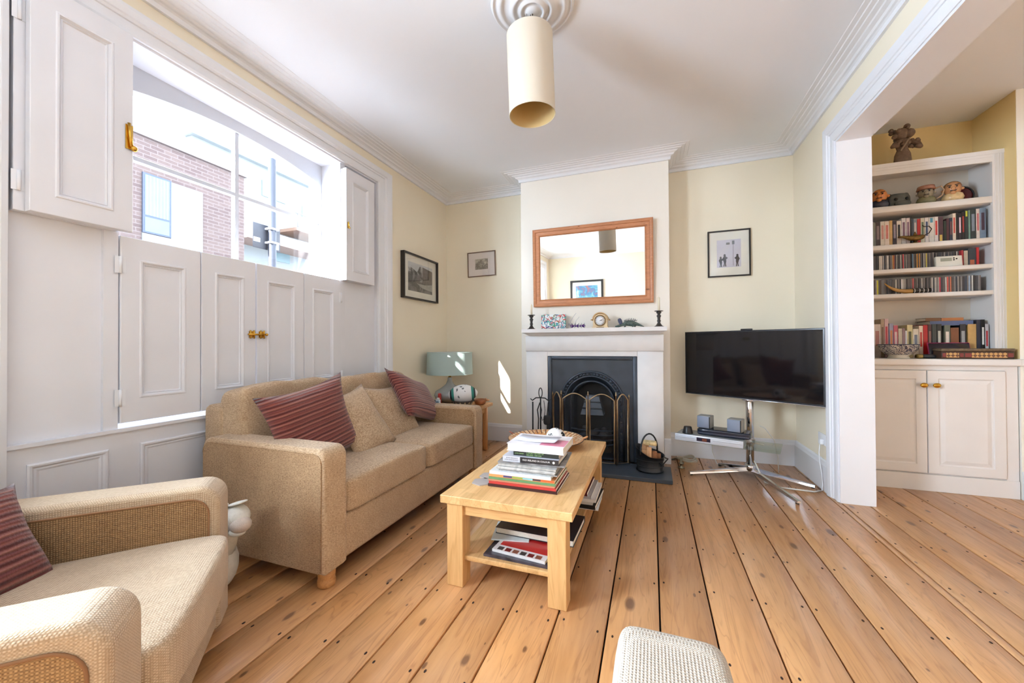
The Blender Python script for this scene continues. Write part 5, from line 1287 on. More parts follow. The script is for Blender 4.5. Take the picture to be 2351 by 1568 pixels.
for (th_, ph2) in ((-1.95, 0.35), (-1.15, -0.15), (-2.9, 0.1), (-0.3, 0.5), (1.0, 0.3), (2.2, 0.0), (0.3, 1.35)):
    d_ = Vector((math.cos(th_) * math.cos(ph2), math.sin(th_) * math.cos(ph2), math.sin(ph2)))
    q = d_.to_track_quat('Z', 'Y').to_matrix().to_4x4()
    pent = [(0.0, 0.0, 0.0668)] + [(0.0665 * math.sin(0.33) * math.cos(a), 0.0665 * math.sin(0.33) * math.sin(a), 0.0668 * math.cos(0.33)) for a in [2 * PI * k / 5 for k in range(5)]]
    MB().add(pent, [(0, 1 + k, 1 + (k + 1) % 5) for k in range(5)], M=q, smooth=True).build('black_patch', M_BLACK, fb, local=True)
# lower shelf
flat_book('magazine', 'dark picture magazine at the bottom on the table shelf, with a white edge', -0.738, -0.430, 1.638, 1.86, 0.1425, 0.010, pm('dark_photo', (66, 60, 70), 0.25, 0.5, 20), hard=False, rz=-0.02, cat='magazine', group='reading matter on the coffee table shelf')
rm = flat_book('magazine', 'red magazine with white margins on the coffee table shelf', -0.70, -0.436, 1.66, 1.87, 0.1530, 0.012, pm('white_mag', (226, 222, 222), 0.3), hard=False, rz=-0.10, cat='magazine', group='reading matter on the coffee table shelf')
MB().box(-0.115, 0.130, -0.055, 0.10, 0.012, 0.0124).build('red_cover', pm('scarlet', (200, 44, 44), 0.3), rm, local=True)
for k in range(6): MB().box(-0.11 + k * 0.038, -0.082 + k * 0.038, -0.098, -0.070, 0.012, 0.0125).build('cover_thumbnail', pm('thumb%d' % (k % 3), ((70, 62, 60), (120, 40, 40), (150, 90, 70))[k % 3], 0.3), rm, local=True)
MB().box(-0.02, 0.13, 0.060, 0.078, 0.0124, 0.0128).build('cover_strip', M_WHT, rm, local=True)
flat_book('book', 'white leaflet-thin book behind the red magazine on the shelf', -0.765, -0.58, 1.76, 1.95, 0.1655, 0.006, pm('pale_cyan', (222, 234, 238), 0.4), hard=False, rz=0.2, group='reading matter on the coffee table shelf')
bb = flat_book('book', 'big black hardback on the coffee table shelf', -0.742, -0.345, 1.80, 2.08, 0.1720, 0.030, pm('black_board', (40, 42, 50), 0.3), rz=-0.03, spine='back', group='reading matter on the coffee table shelf')
Zq = 0.1425
for (nm, lb, w_, t_, cc) in (('magazine', 'white magazine at the bottom of the far shelf pile', 0.30, 0.006, (226, 226, 228)), ('book', 'black paperback in the far shelf pile', 0.29, 0.022, (30, 30, 32)), ('book', 'pale grey book in the far shelf pile', 0.28, 0.016, (206, 204, 200)),
                             ('book', 'white book in the far shelf pile', 0.29, 0.018, (230, 228, 226)), ('book', 'silver-grey book near the top of the far shelf pile', 0.27, 0.014, (188, 186, 190)), ('book', 'burgundy book on top of the far shelf pile', 0.24, 0.02, (96, 28, 44))):
    dx = RND.uniform(-0.012, 0.012)
    flat_book(nm, lb, -0.61 + dx, -0.61 + w_ + dx, 2.30, 2.60, Zq, t_, pm('far_' + '_'.join(map(str, cc)), cc, 0.35), hard=False, rz=RND.uniform(-.05, .05), cat=nm, group='far pile on the coffee table shelf'); Zq += t_ + 0.0005
# ================================================================ alcove bookcase and cupboard in the far room
M_JOIN = mat('white_joinery', C(226, 222, 220), 0.45, vary=0.015)
BF = 3.912
bk = thing('bookcase', 'white built-in bookcase in the alcove beyond the opening', 'bookcase', (1.95, 4.05, 0.998))
MB().box(1.434, 1.458, BF, B - 0.001, 0.998, 2.545).build('side_panel', M_JOIN, bk)
MB().box(2.428, 2.461, BF, B - 0.001, 0.998, 2.545).build('side_panel', M_JOIN, bk)
MB().box(1.458, 2.428, B - 0.012, B - 0.001, 0.998, 2.545).build('back_panel', mat('cream_white_backing', C(222, 212, 198), 0.6, vary=0.015), bk)
SH = [(2.148, 2.208), (1.850, 1.900), (1.660, 1.704), (1.462, 1.506)]
for (a, b) in SH: MB().rbox(1.458, 2.428, BF - 0.006, B - 0.012, a + 0.012, b, 0.003, 1).build('shelf', M_JOIN, bk)
MB().box(1.434, 2.461, BF - 0.014, B - 0.001, 2.518, 2.548).build('top_board', M_JOIN, bk)
MB().box(1.434, 2.395, BF - 0.010, BF + 0.012, 2.462, 2.518).box(1.434, 2.395, BF - 0.014, BF, 2.497, 2.503).build('top_rail', M_JOIN, bk)
st_ = MB().box(2.395, 2.461, BF - 0.010, BF + 0.012, 0.998, 2.518)
for x in (2.408, 2.428, 2.442): st_.box(x, x + 0.005, BF - 0.013, BF - 0.010, 0.998, 2.518)
st_.build('face_stile', M_JOIN, bk)
cu_ = thing('cupboard', 'white two-door cupboard with brass knobs under the bookcase', 'cupboard', (1.95, 4.0, 0))
MB().box(1.434, 2.455, 3.822, B - 0.001, 0.11, 0.945).build('carcass', M_JOIN, cu_)
MB().box(1.434, 2.455, 3.806, 3.822, 0.0, 0.125).build('plinth', M_JOIN, cu_)
MB().box(1.434, 2.455, 3.812, 3.822, 0.912, 0.945).box(2.388, 2.455, 3.812, 3.822, 0.125, 0.912).build('face_frame', M_JOIN, cu_)
Dm = lambda y: Matrix.Translation((0, y, 0)) @ Matrix.Rotation(-PI / 2, 4, 'Z')
for (a, b, kx) in ((1.44, 1.9515, 1.925), (1.9565, 2.386, 1.998)):
    dr = MB().ring(a, b, 0.135, 0.908, [(0, 0, -0.02), (0, 0, -0.003), (0.003, 0.003, 0), (0.062, 0.062, 0), (0.066, 0.066, -0.005), (0.072, 0.072, -0.007), (0.076, 0.076, -0.007), (0.10, 0.10, -0.001)], M=Dm(3.80)).build('door', M_JOIN, cu_)
    MB().lathe([(0.008, 0), (0.007, 0.012), (0.017, 0.018), (0.019, 0.026), (0.013, 0.033), (0.0, 0.036)], n=20, M=Rm((kx, 3.80, 0.798), rx=PI / 2), sx=1.25).build('knob', M_BRASS, dr)
wt = MB().rbox(1.434, 2.4605, 3.772, B - 0.001, 0.9455, 0.9965, 0.012, 3).rbox(2.45, 2.62, 3.772, 3.799, 0.9455, 0.9965, 0.010, 2)
tag(wt.build('cupboard_worktop', M_JOIN, origin=(1.95, 4.0, 0.9455), wn=True), 'white rounded worktop over the alcove cupboard', 'worktop')

# ---------------------------------------------------------------- upright books
COLN = {}
def bookmat(c_): return mat('spine_%d_%d_%d' % c_, C(*c_), 0.45, vary=0.08, vscale=30)
def upright(label, x0, x1, z0, h, d_, c_, yf, title=None, tpos=(0.35, 0.75), lean=0.0, group=None, name='book', cat='book', rnd=0.0):
    w = (x1 - x0) / 2
    mb = MB()
    if w > 0.004:
        mb.box(-w, -w + 0.001, 0.0015, d_, 0, h, 0).box(w - 0.001, w, 0.0015, d_, 0, h, 0).box(-w, w, 0, 0.0015, 0, h, 0).box(-w + 0.001, w - 0.001, 0.0015, d_ - 0.003, 0.001, h - 0.003, 1)
    else: mb.box(-w, w, 0, d_, 0, h, 0)
    mats = [bookmat(c_), M_PAPER]
    if title:
        mats.append(bookmat(title)); mb.box(-w * 0.55, w * 0.55, -0.0004, 0.0002, h * tpos[0], h * tpos[1], 2)
    o = mb.build(name, mats); o.location = ((x0 + x1) / 2, yf, z0); o.rotation_euler = (0, lean, 0)
    return tag(o, label, cat, group)
def zx(u, Y, v=560): return at(u, v, y=Y).x
# paperbacks: (zoom x0, x1, top y, colour, title colour, title range, words)
ROW = [(100, 152, 240, (124, 128, 118), None, 'grey-green'), (152, 232, 225, (62, 46, 46), (130, 110, 110), 'dark brown'), (234, 306, 215, (214, 204, 190), (196, 140, 130), 'cream'), (309, 386, 210, (222, 206, 192), (200, 120, 110), 'cream and pink'),
       (389, 441, 195, (206, 166, 106), None, 'plain tan'), (444, 511, 200, (50, 42, 52), (150, 140, 150), 'black-purple'), (514, 592, 203, (216, 206, 196), (30, 28, 28), 'cream with a black title'), (598, 672, 155, (220, 216, 216), (120, 90, 110), 'tall white'),
       (678, 742, 152, (222, 208, 210), (140, 110, 130), 'pinkish white'), (744, 764, 132, (30, 28, 30), None, 'thin black'), (766, 801, 165, (62, 70, 82), None, 'slate'), (803, 862, 165, (132, 142, 152), (200, 190, 190), 'grey-blue'),
       (865, 921, 170, (190, 44, 44), None, 'bright red'), (925, 992, 155, (206, 204, 186), (90, 110, 90), 'pale green-cream'), (998, 1062, 147, (224, 222, 222), (60, 80, 120), 'white with blue title'), (1068, 1156, 142, (218, 216, 212), (80, 150, 180), 'wide white with a cyan head'),
       (1162, 1226, 132, (226, 218, 214), (200, 60, 54), 'white with red lettering'), (1230, 1312, 130, (74, 48, 58), (206, 176, 90), 'maroon with a yellow block'), (1318, 1364, 200, (34, 48, 40), None, 'dark green'), (1366, 1416, 160, (72, 36, 46), None, 'burgundy'),
       (1419, 1470, 150, (34, 44, 60), (110, 70, 70), 'navy'), (1474, 1530, 72, (214, 198, 178), (190, 80, 70), 'cream and red'), (1534, 1571, 62, (26, 24, 26), None, 'slim black'), (1574, 1627, 70, (34, 28, 34), (220, 190, 200), 'black with a pale pink title'),
       (1630, 1682, 48, (28, 26, 26), (150, 50, 44), 'black and red'), (1685, 1742, 22, (40, 50, 48), (190, 196, 60), 'dark with a yellow-green head'), (1745, 1776, 20, (112, 140, 126), None, 'sage'), (1779, 1873, 4, (42, 52, 52), (120, 130, 140), 'wide bottle-green'),
       (1879, 1938, -8, (222, 206, 192), (196, 110, 110), 'ivory and pink'), (1943, 2045, -22, (136, 150, 166), (90, 70, 80), 'tall grey-blue')]
for k, (a, b, top, c_, tt, wd) in enumerate(ROW):
    u0, u1 = 1990 + a / 7.467, 1990 + b / 7.467
    Y = 3.975
    x0, x1 = zx(u0, Y, 530), zx(u1, Y, 530)
    ht = at((u0 + u1) / 2, 480 + top / 7.467, y=Y).z - 1.9005
    tp_ = (0.02, 0.30) if wd.startswith('maroon') else ((0.8, 0.98) if 'head' in wd else (0.3, 0.85))
    upright('%s paperback, %s from the opening on the paperback shelf' % (wd, ordw(k)), x0 + 0.0004, x1 - 0.0004, 1.9005, ht, 0.13, c_, Y, tt, tp_, group='paperbacks on the shelf under the jugs')
# CD rows
PAL = [(82, 78, 80), (106, 100, 100), (128, 124, 122), (64, 60, 62), (190, 186, 178), (40, 38, 40), (150, 144, 138), (96, 88, 84), (74, 70, 66), (112, 104, 100), (54, 56, 64), (90, 84, 84), (68, 62, 60)]
SPE = {0: {7: (222, 214, 204), 10: (40, 48, 66), 13: (224, 218, 210), 18: (220, 150, 60), 19: (150, 80, 70), 27: (190, 60, 60), 36: (90, 150, 190), 40: (226, 160, 60), 42: (230, 166, 70), 46: (220, 216, 210), 48: (210, 200, 60)},
       1: {2: (214, 208, 40), 0: (80, 60, 60), 4: (80, 60, 40), 19: (214, 208, 210), 27: (190, 90, 90), 45: (190, 60, 80), 50: (196, 90, 80), 52: (190, 110, 80), 62: (50, 64, 80), 64: (150, 170, 190)}}
def cdrow(r, u0, u1, z, Y, n, words):
    x = zx(u0, Y, 600); xe = zx(u1, Y, 600); w = (xe - x) / n
    for k in range(n):
        c_ = SPE[r].get(k) or PAL[RND.randrange(len(PAL))]
        upright('compact disc case, %s from the opening in the %s' % (ordw(k), words), x + k * w + 0.0004, x + (k + 1) * w - 0.0004, z, 0.1225 + RND.uniform(-0.002, 0.002), 0.12, c_, Y + RND.uniform(-0.003, 0.003), group=words, name='cd_case', cat='CD')
cdrow(0, 2005.5, 2146.5, 1.7045, 3.975, 56, 'CD row beside the white radio')
cdrow(1, 2006.0, 2252.0, 1.5065, 3.965, 72, 'CD row behind the horn')
Y = 3.975
for k, (u0, u1, h, c_, tt, wd) in enumerate(((2207.5, 2212, 0.165, (160, 44, 50), None, 'slim red hardback beside the white radio'), (2213, 2222, 0.16, (176, 162, 142), None, 'tan paperback between radio and dark books'), (2223, 2241, 0.175, (44, 52, 60), (170, 90, 60), 'dark blue picture book beside the last red spine'), (2242, 2248, 0.18, (186, 44, 44), None, 'bright red spine at the end of the radio shelf'))):
    upright(wd, zx(u0, Y, 590), zx(u1, Y, 590), 1.7045, h - 0.04, 0.14, c_, Y, tt, (0.05, 0.35), group='books on the radio shelf')
# more CDs behind the radio
cdx0, cdx1 = zx(2148, 4.0, 590), zx(2205, 4.0, 590)
nn = 18
for k in range(nn):
    w = (cdx1 - cdx0) / nn
    upright('compact disc case, %s of the run standing behind the white radio' % ordw(k), cdx0 + k * w + 0.0004, cdx0 + (k + 1) * w - 0.0004, 1.7045, 0.124, 0.12, PAL[RND.randrange(len(PAL))], 4.0, group='CDs behind the white radio', name='cd_case', cat='CD')
# lower row standing on the worktop
LOW = [(115, 224, 238, (206, 188, 178), (170, 110, 100), 'wide pinkish-cream'), (226, 282, 160, (166, 142, 116), (110, 80, 60), 'tall tan'), (286, 348, 150, (202, 166, 166), (180, 50, 60), 'tall pink'), (360, 426, 225, (150, 150, 178), (206, 130, 70), 'lilac and orange'),
       (430, 498, 255, (196, 90, 108), (220, 190, 190), 'rose red'), (504, 566, 305, (206, 196, 178), None, 'short cream'), (570, 612, 300, (150, 120, 124), None, 'short mauve'), (615, 642, 340, (228, 228, 232), None, 'short white'), (644, 732, 248, (216, 206, 156), (90, 90, 60), 'pale yellow'),
       (736, 828, 312, (222, 214, 200), (120, 130, 150), 'wide ivory'), (832, 896, 262, (226, 206, 190), (196, 70, 60), 'white and orange-red'), (900, 972, 250, (184, 22, 24), None, 'bright red'), (976, 1034, 240, (70, 36, 44), (140, 100, 90), 'dark burgundy'), (1040, 1112, 235, (52, 62, 62), None, 'dark green-grey'),
       (1116, 1192, 235, (30, 34, 34), (190, 190, 180), 'black with a pale title'), (1236, 1330, 250, (98, 104, 92), (220, 210, 200), 'grey-green with white head'), (1336, 1466, 292, (122, 70, 38), None, 'brown leather'), (1484, 1582, 235, (28, 28, 34), (150, 150, 150), 'black'), (1610, 1742, 235, (192, 152, 92), None, 'gold tan'),
       (1746, 1814, 165, (40, 42, 56), None, 'tall dark navy'), (1818, 1880, 162, (30, 30, 30), (226, 222, 216), 'tall black with white lettering'), (1884, 1938, 232, (206, 200, 200), (190, 60, 60), 'white and red')]
for k, (a, b, top, c_, tt, wd) in enumerate(LOW):
    u0, u1 = 1990 + a / 6.915, 1990 + b / 6.915
    Y = 3.985
    x0, x1 = zx(u0, Y, 790), min(zx(u1, Y, 790), 2.42)
    ht = at((u0 + u1) / 2, 710 + top / 6.915, y=Y).z - 0.997
    upright('%s book, %s from the opening on the cupboard top' % (wd, ordw(k)), x0 + 0.0005, x1 - 0.0005, 0.9970, ht, 0.15, c_, Y, tt, (0.35, 0.8), group='books standing on the cupboard top')
zt_ = 0.997 + 0.254
xa, xb = zx(1990 + 1010 / 6.915, 3.985, 740), zx(1990 + 1700 / 6.915, 3.985, 740)
flat_book('book', 'blue hardback lying flat across the standing books', xa, xb, 3.99, 4.15, zt_, 0.036, pm('royal_blue', (72, 88, 128), 0.4), group='books lying on the standing row')
xa2, xb2 = zx(1990 + 800 / 6.915, 3.985, 730), zx(1990 + 1140 / 6.915, 3.985, 730)
flat_book('book', 'old brown book lying on top, towards the bowl', xa2 + 0.06, xb2 + 0.02, 4.0, 4.13, zt_ + 0.0365, 0.026, pm('old_brown', (120, 86, 58), 0.6), group='books lying on the standing row')
xa3, xb3 = xb2 + 0.025, zx(1990 + 1560 / 6.915, 3.985, 730)
flat_book('book', 'orange-brown book lying on top, over the leather book', xa3, xb3, 4.0, 4.13, zt_ + 0.0365, 0.024, pm('amber_brown', (172, 110, 62), 0.5), group='books lying on the standing row')
# patterned bowl
BXc = 1.815; BYc = 3.860
t = NT('blue_white_ceramic'); v = t.coords(); vo = t.noise(v, 22, 2, 0.5, 3.0)
f = t.math('ABSOLUTE', t.math('SUBTRACT', t.math('FRACT', t.math('MULTIPLY', vo, 5.0)), 0.5))
t.link(t.ramp(f, [(0.20, C(214, 210, 204)), (0.27, C(60, 66, 92))]), t.b.inputs['Base Color']); t.b.inputs['Roughness'].default_value = 0.25
pb = thing('ceramic_bowl', 'blue and white patterned bowl on the cupboard top', 'bowl', (BXc, BYc, 0.9970))
MB().lathe([(0.040, 0.018), (0.075, 0.030), (0.108, 0.062), (0.118, 0.102), (0.120, 0.108), (0.114, 0.108), (0.104, 0.066), (0.07, 0.038), (0.0, 0.03)], n=40, ).build('bowl', t.m, pb, local=True)
MB().lathe([(0.062, 0.0), (0.064, 0.004), (0.056, 0.02), (0.07, 0.0285), (0.0, 0.0285)], n=36).build('foot_ring', mat('white_glaze', C(214, 208, 196), 0.3), pb, local=True)
MB().tube([(0.118 * math.cos(a), 0.118 * math.sin(a), 0.107) for a in [2 * PI * k / 40 for k in range(40)]], 0.003, 6, closed=True).build('blue_rim', mat('cobalt_rim', C(56, 62, 90), 0.3), pb, local=True)
# inlaid box
ib = thing('inlaid_box', 'long dark box with geometric inlay at the cupboard edge', 'box', (2.228, 3.83, 0.9970))
t = NT('inlay'); v = t.coords((40, 40, 40)); ch_ = t.node('ShaderNodeTexChecker', i_Scale=1.0); ch_.inputs['Color1'].default_value = C(196, 150, 90); ch_.inputs['Color2'].default_value = C(96, 58, 36)
mp_ = t.coords((58, 58, 58), 0, (0, PI / 4, 0)); t.link(mp_, ch_.inputs['Vector']); t.link(ch_.outputs['Color'], t.b.inputs['Base Color']); t.b.inputs['Roughness'].default_value = 0.3
M_DKW = mat('dark_walnut', C(66, 46, 36), 0.35, vary=0.15)
MB().rbox(-0.197, 0.197, -0.045, 0.05, 0, 0.056, 0.003, 1).build('box_body', M_DKW, ib, local=True)
MB().rbox(-0.199, 0.199, -0.047, 0.052, 0.0565, 0.076, 0.003, 1).build('lid', mat('inlay_lid', C(104, 86, 66), 0.35, vary=0.3, vscale=60), ib, local=True)
MB().box(-0.03, 0.16, -0.0462, -0.0448, 0.010, 0.046).box(-0.17, -0.10, -0.0462, -0.0448, 0.010, 0.046).build('inlay_panel', t.m, ib, local=True)
M_RED = mat('red_inlay', C(120, 36, 36), 0.35)
for (a, b) in ((-0.095, -0.075), (-0.067, -0.032), (0.162, 0.19), (-0.192, -0.172)): MB().box(a, b, -0.0463, -0.0448, 0.014, 0.042).build('inlay_diamond', M_RED, ib, local=True)
# tablet on a pink stand
tb = thing('tablet_case', 'dark tablet in a pink-edged case propped behind the inlaid box', 'tablet', (2.13, 3.905, 0.9995), rot=(-0.22, 0, 0))
MB().rbox(-0.10, 0.14, 0.0, 0.012, 0.0, 0.118, 0.004, 1).build('tablet', mat('dark_screen', C(36, 30, 42), 0.2), tb, local=True)
MB().rbox(-0.104, 0.144, 0.003, 0.014, -0.0005, 0.122, 0.004, 1).build('case_edge', mat('magenta_case', C(168, 40, 96), 0.5), tb, local=True)
MB().box(-0.122, -0.104, -0.055, 0.0, 0.0, 0.012, M=Rm((-0.0, 0, 0.0), rx=0.22)).build('case_flap', mat('magenta_case', C(168, 40, 96)), tb, local=True)
tag(MB().puff(-0.045, 0.045, -0.03, 0.03, 0, 0.032, 4, 8).build('dark_pebble', mat('dark_pebble', C(44, 46, 50), 0.4)), 'smooth dark pebble between bowl and inlaid box', 'pebble').location = (1.995, 3.87, 0.9970)
tag(MB().puff(-0.022, 0.022, -0.02, 0.02, 0, 0.034, 3, 8).build('brass_bell', mat('dull_gold', C(140, 120, 70), 0.4, 0.7)), 'tiny dull gold ornament beside the foot of the patterned bowl', 'ornament').location = (1.925, 3.83, 0.9970)

# ---------------------------------------------------------------- ornaments on the shelves
S1 = 2.2085
def jug(label, x, y, s, skin, coat, hair=None, hat=None, handle=None):
    r = thing('character_jug', label, 'jug', (x, y, S1), rot=(0, 0, -0.42), group='character jugs on the top shelf')
    def b_(mb, n_, m_): return mb.build(n_, m_, r, local=True)
    b_(MB().lathe([(0.036 * s, 0), (0.052 * s, 0.01 * s), (0.058 * s, 0.03 * s), (0.05 * s, 0.055 * s), (0.04 * s, 0.062 * s)], n=24, sy=0.85), 'shoulders', coat)
    b_(MB().ball((0, 0, 0.095 * s), 0.05 * s, 22, sx=0.9, sy=0.9, sz=1.05), 'head', skin)
    b_(MB().ball((0, -0.047 * s, 0.088 * s), 0.012 * s, 10, sz=1.2), 'nose', skin)
    for q in (-1, 1): b_(MB().ball((q * 0.048 * s, 0, 0.09 * s), 0.010 * s, 8), 'ear', skin)
    b_(MB().ball((0, -0.036 * s, 0.060 * s), 0.016 * s, 10), 'chin', skin)
    ey = MB()
    for q in (-1, 1): ey.ball((q * 0.018 * s, -0.042 * s, 0.103 * s), 0.006 * s, 8).tube([(q * 0.008 * s, -0.044 * s, 0.113 * s), (q * 0.03 * s, -0.04 * s, 0.116 * s)], 0.003 * s, 5)
    ey.tube([(-0.016 * s, -0.046 * s, 0.074 * s), (0.016 * s, -0.046 * s, 0.074 * s)], 0.003 * s, 6)
    b_(ey, 'painted_eyes', mat('jug_dark_paint', C(40, 28, 24), 0.3))
    if hair: b_(MB().ball((0, 0.012 * s, 0.11 * s), 0.049 * s, 18, sx=1.0, sy=0.92, sz=0.9), 'hair', hair)
    if hat: b_(MB().lathe([(0.05 * s, 0.118 * s), (0.056 * s, 0.122 * s), (0.05 * s, 0.15 * s), (0.03 * s, 0.156 * s), (0, 0.157 * s)], n=24), 'hat', hat)
    if handle: b_(MB().tube([(0.045 * s, 0.01, 0.12 * s), (0.085 * s, 0.015, 0.135 * s), (0.1 * s, 0.015, 0.10 * s), (0.088 * s, 0.015, 0.06 * s), (0.05 * s, 0.01, 0.03 * s)], 0.006 * s, 8), 'handle', handle)
    return r
G = lambda n_, *c_: mat('glaze_' + n_, C(*c_), 0.22, vary=0.12, vscale=40)
jug('character jug with an orange bald head and navy coat', 1.765, 3.985, 1.12, G('orange', 206, 130, 70), G('navy', 40, 44, 62))
sr = thing('stone_head', 'grey carved stone animal head beside the orange jug', 'carving', (1.90, 4.03, S1))
MB().puff(-0.075, 0.075, -0.05, 0.05, 0.0, 0.125, 3.2, 12).build('head', mat('carved_stone', C(88, 90, 86), 0.8, vary=0.25, vscale=30, bump=0.4, bscale=60), sr, local=True)
MB().ball((-0.03, -0.05, 0.07), 0.013, 10).ball((0.04, -0.048, 0.07), 0.013, 10).build('eyes', M_BLACK, sr, local=True)
MB().puff(-0.04, 0.06, -0.075, -0.035, 0.01, 0.05, 3, 8).ball((-0.05, 0.0, 0.11), 0.02, 8).ball((0.055, 0.0, 0.11), 0.02, 8).build('snout', mat('carved_stone', C(88, 90, 86)), sr, local=True)
j2 = jug('character jug in a pink-brown cap with sage coat and wire handle', 2.058, 3.985, 0.98, G('stone', 150, 140, 120), G('sage', 128, 126, 96), hair=G('ink', 36, 36, 50), hat=G('cap', 160, 112, 92), handle=G('tan', 172, 140, 108))
jug('bearded character jug with spectacles and floral collar', 2.212, 3.975, 1.06, G('flesh', 196, 140, 96), G('cream_floral', 206, 176, 130), hair=G('ginger', 150, 104, 60))
jr = thing('red_dish', 'dark red and black round dish standing behind the bearded jug', 'dish', (2.315, 4.06, S1 + 0.005))
MB().lathe([(0.0, 0.010), (0.045, 0.010), (0.066, 0.0), (0.07, -0.004), (0.0, -0.004)], n=30, M=Rm((0, 0, 0.066), rx=PI / 2 - 0.12)).build('plate', G('dark_red', 100, 34, 34), jr, local=True)
MB().tube([(0.066 * math.cos(a), -0.004 + 0.008 * math.sin(a), 0.066 + 0.066 * math.sin(a)) for a in [2 * PI * k / 30 for k in range(30)]], 0.006, 6, closed=True).build('black_rim', M_BLACK, jr, local=True)
tag(MB().puff(-0.03, 0.03, -0.025, 0.025, 0, 0.075, 3, 8).build('dark_mug', G('dark_olive', 52, 50, 36)), 'small dark olive pot beside the bearded jug', 'pot').location = (2.135, 4.08, S1)
# clay figure on the very top
fg = thing('clay_figure', 'brown clay figure with a curly ruffled top on the bookcase', 'figurine', (1.925, 4.0, 2.5485))
M_CLAY = mat('brown_clay', C(122, 100, 84), 0.85, vary=0.2, vscale=40, bump=0.4, bscale=90)
MB().lathe([(0.04, 0.0), (0.046, 0.01), (0.055, 0.04), (0.05, 0.09), (0.035, 0.13), (0.045, 0.17), (0.05, 0.2), (0.03, 0.215), (0, 0.22)], n=22, sy=0.8).build('torso', M_CLAY, fg, local=True)
MB().ball((-0.01, -0.01, 0.255), 0.042, 16, sz=1.1).ball((0.035, -0.02, 0.25), 0.035, 14).build('head', M_CLAY, fg, local=True)
cur = MB()
for k in range(44):
    a = RND.uniform(0, 2 * PI); q = RND.random()
    if k < 24: c_ = (0.055 * math.cos(a) - 0.015, 0.035 * math.sin(a), 0.245 + RND.uniform(-0.035, 0.06)); r = RND.uniform(0.011, 0.019)
    else: c_ = (RND.uniform(-0.065, 0.095), -0.03 + RND.uniform(-0.012, 0.02), 0.165 + RND.uniform(-0.035, 0.03)); r = RND.uniform(0.010, 0.017)
    cur.ball(c_, r, 7)
cur.build('curls', M_CLAY, fg, local=True)
MB().tube([(0.04, 0, 0.19), (0.085, -0.02, 0.165), (0.095, -0.03, 0.13), (0.06, -0.045, 0.13)], [0.02, 0.02, 0.018, 0.012], 10).tube([(-0.04, 0, 0.19), (-0.07, -0.02, 0.16), (-0.04, -0.045, 0.15)], [0.02, 0.017, 0.012], 10).build('arms', M_CLAY, fg, local=True)
MB().tube([(-0.035, -0.05, 0.105), (0.02, -0.055, 0.2)], 0.006, 8).build('flute', mat('pale_clay', C(150, 128, 108), 0.8), fg, local=True)
MB().ball((0.03, 0.0, 0.315), 0.022, 10).build('topknot', M_CLAY, fg, local=True)
# brass oil lamp in front of the paperbacks
al = thing('oil_lamp', 'antique brass oil lamp with a curled handle before the paperbacks', 'oil lamp', (1.965, 3.938, 1.9005))
M_ANT = mat('antique_brass', C(120, 96, 54), 0.4, 0.8, vary=0.25, vscale=60)
MB().tube([(-0.105, 0, 0.062), (-0.07, 0, 0.058), (-0.03, 0, 0.045), (0.01, 0, 0.042), (0.045, 0, 0.05), (0.06, 0, 0.056)], [0.005, 0.010, 0.019, 0.024, 0.018, 0.006], 14).build('bowl', M_ANT, al, local=True)
MB().lathe([(0.022, 0), (0.024, 0.004), (0.008, 0.012), (0.010, 0.022), (0, 0.024)], n=18).lathe([(0.014, 0.064), (0.008, 0.075), (0.003, 0.092), (0, 0.094)], n=14).build('foot_and_lid', M_ANT, al, local=True)
MB().tube([(0.05, 0, 0.055), (0.085, 0, 0.075), (0.10, 0, 0.105), (0.085, 0, 0.128), (0.055, 0, 0.128), (0.045, 0, 0.14)], 0.0035, 8).build('handle', mat('dark_bronze', C(60, 54, 54), 0.4, 0.7), al, local=True)
# white radio
rd = thing('white_radio', 'small white digital radio leaning on the CD shelf', 'radio', (2.171, 3.944, 1.7075), rot=(-0.10, 0, 0.0))
MB().rbox(-0.078, 0.078, 0.0, 0.026, 0.0, 0.082, 0.005, 2).build('casing', mat('ivory_plastic', C(218, 216, 206), 0.4), rd, local=True)
MB().box(-0.05, 0.016, -0.001, 0.001, 0.04, 0.066).build('display', mat('lcd_grey', C(150, 154, 140), 0.3), rd, local=True)
for (x, z) in ((0.028, 0.062), (0.028, 0.048), (0.044, 0.056)): MB().lathe([(0.005, 0), (0.005, 0.002), (0, 0.002)], n=10, M=Rm((x, 0, z), rx=PI / 2)).build('button', M_BLACK, rd, local=True)
# powder horn
hn = thing('horn', 'curved golden horn with a black banded end before the CDs', 'horn', (1.90, 3.925, 1.5065))
hp = [(-0.135, 0, 0.088), (-0.115, 0, 0.066), (-0.085, 0, 0.042), (-0.05, 0, 0.026), (-0.01, 0, 0.019), (0.035, 0, 0.0185)]
MB().tube(hp, [0.003, 0.007, 0.011, 0.014, 0.016, 0.0175], 14).build('horn_body', mat('golden_horn', C(178, 136, 76), 0.25, 0.2, vary=0.2, vscale=25), hn, local=True)
MB().tube([(0.035, 0, 0.0185), (0.15, 0, 0.02)], 0.018, 16).build('black_grip', mat('black_lacquer', C(30, 28, 30), 0.25), hn, local=True)
for x in (0.045, 0.075, 0.10, 0.125, 0.148): MB().tube([(x - 0.003, 0, 0.0195), (x + 0.003, 0, 0.0195)], 0.0188, 16).build('silver_band', mat('silver_wire', C(190, 190, 200)), hn, local=True)
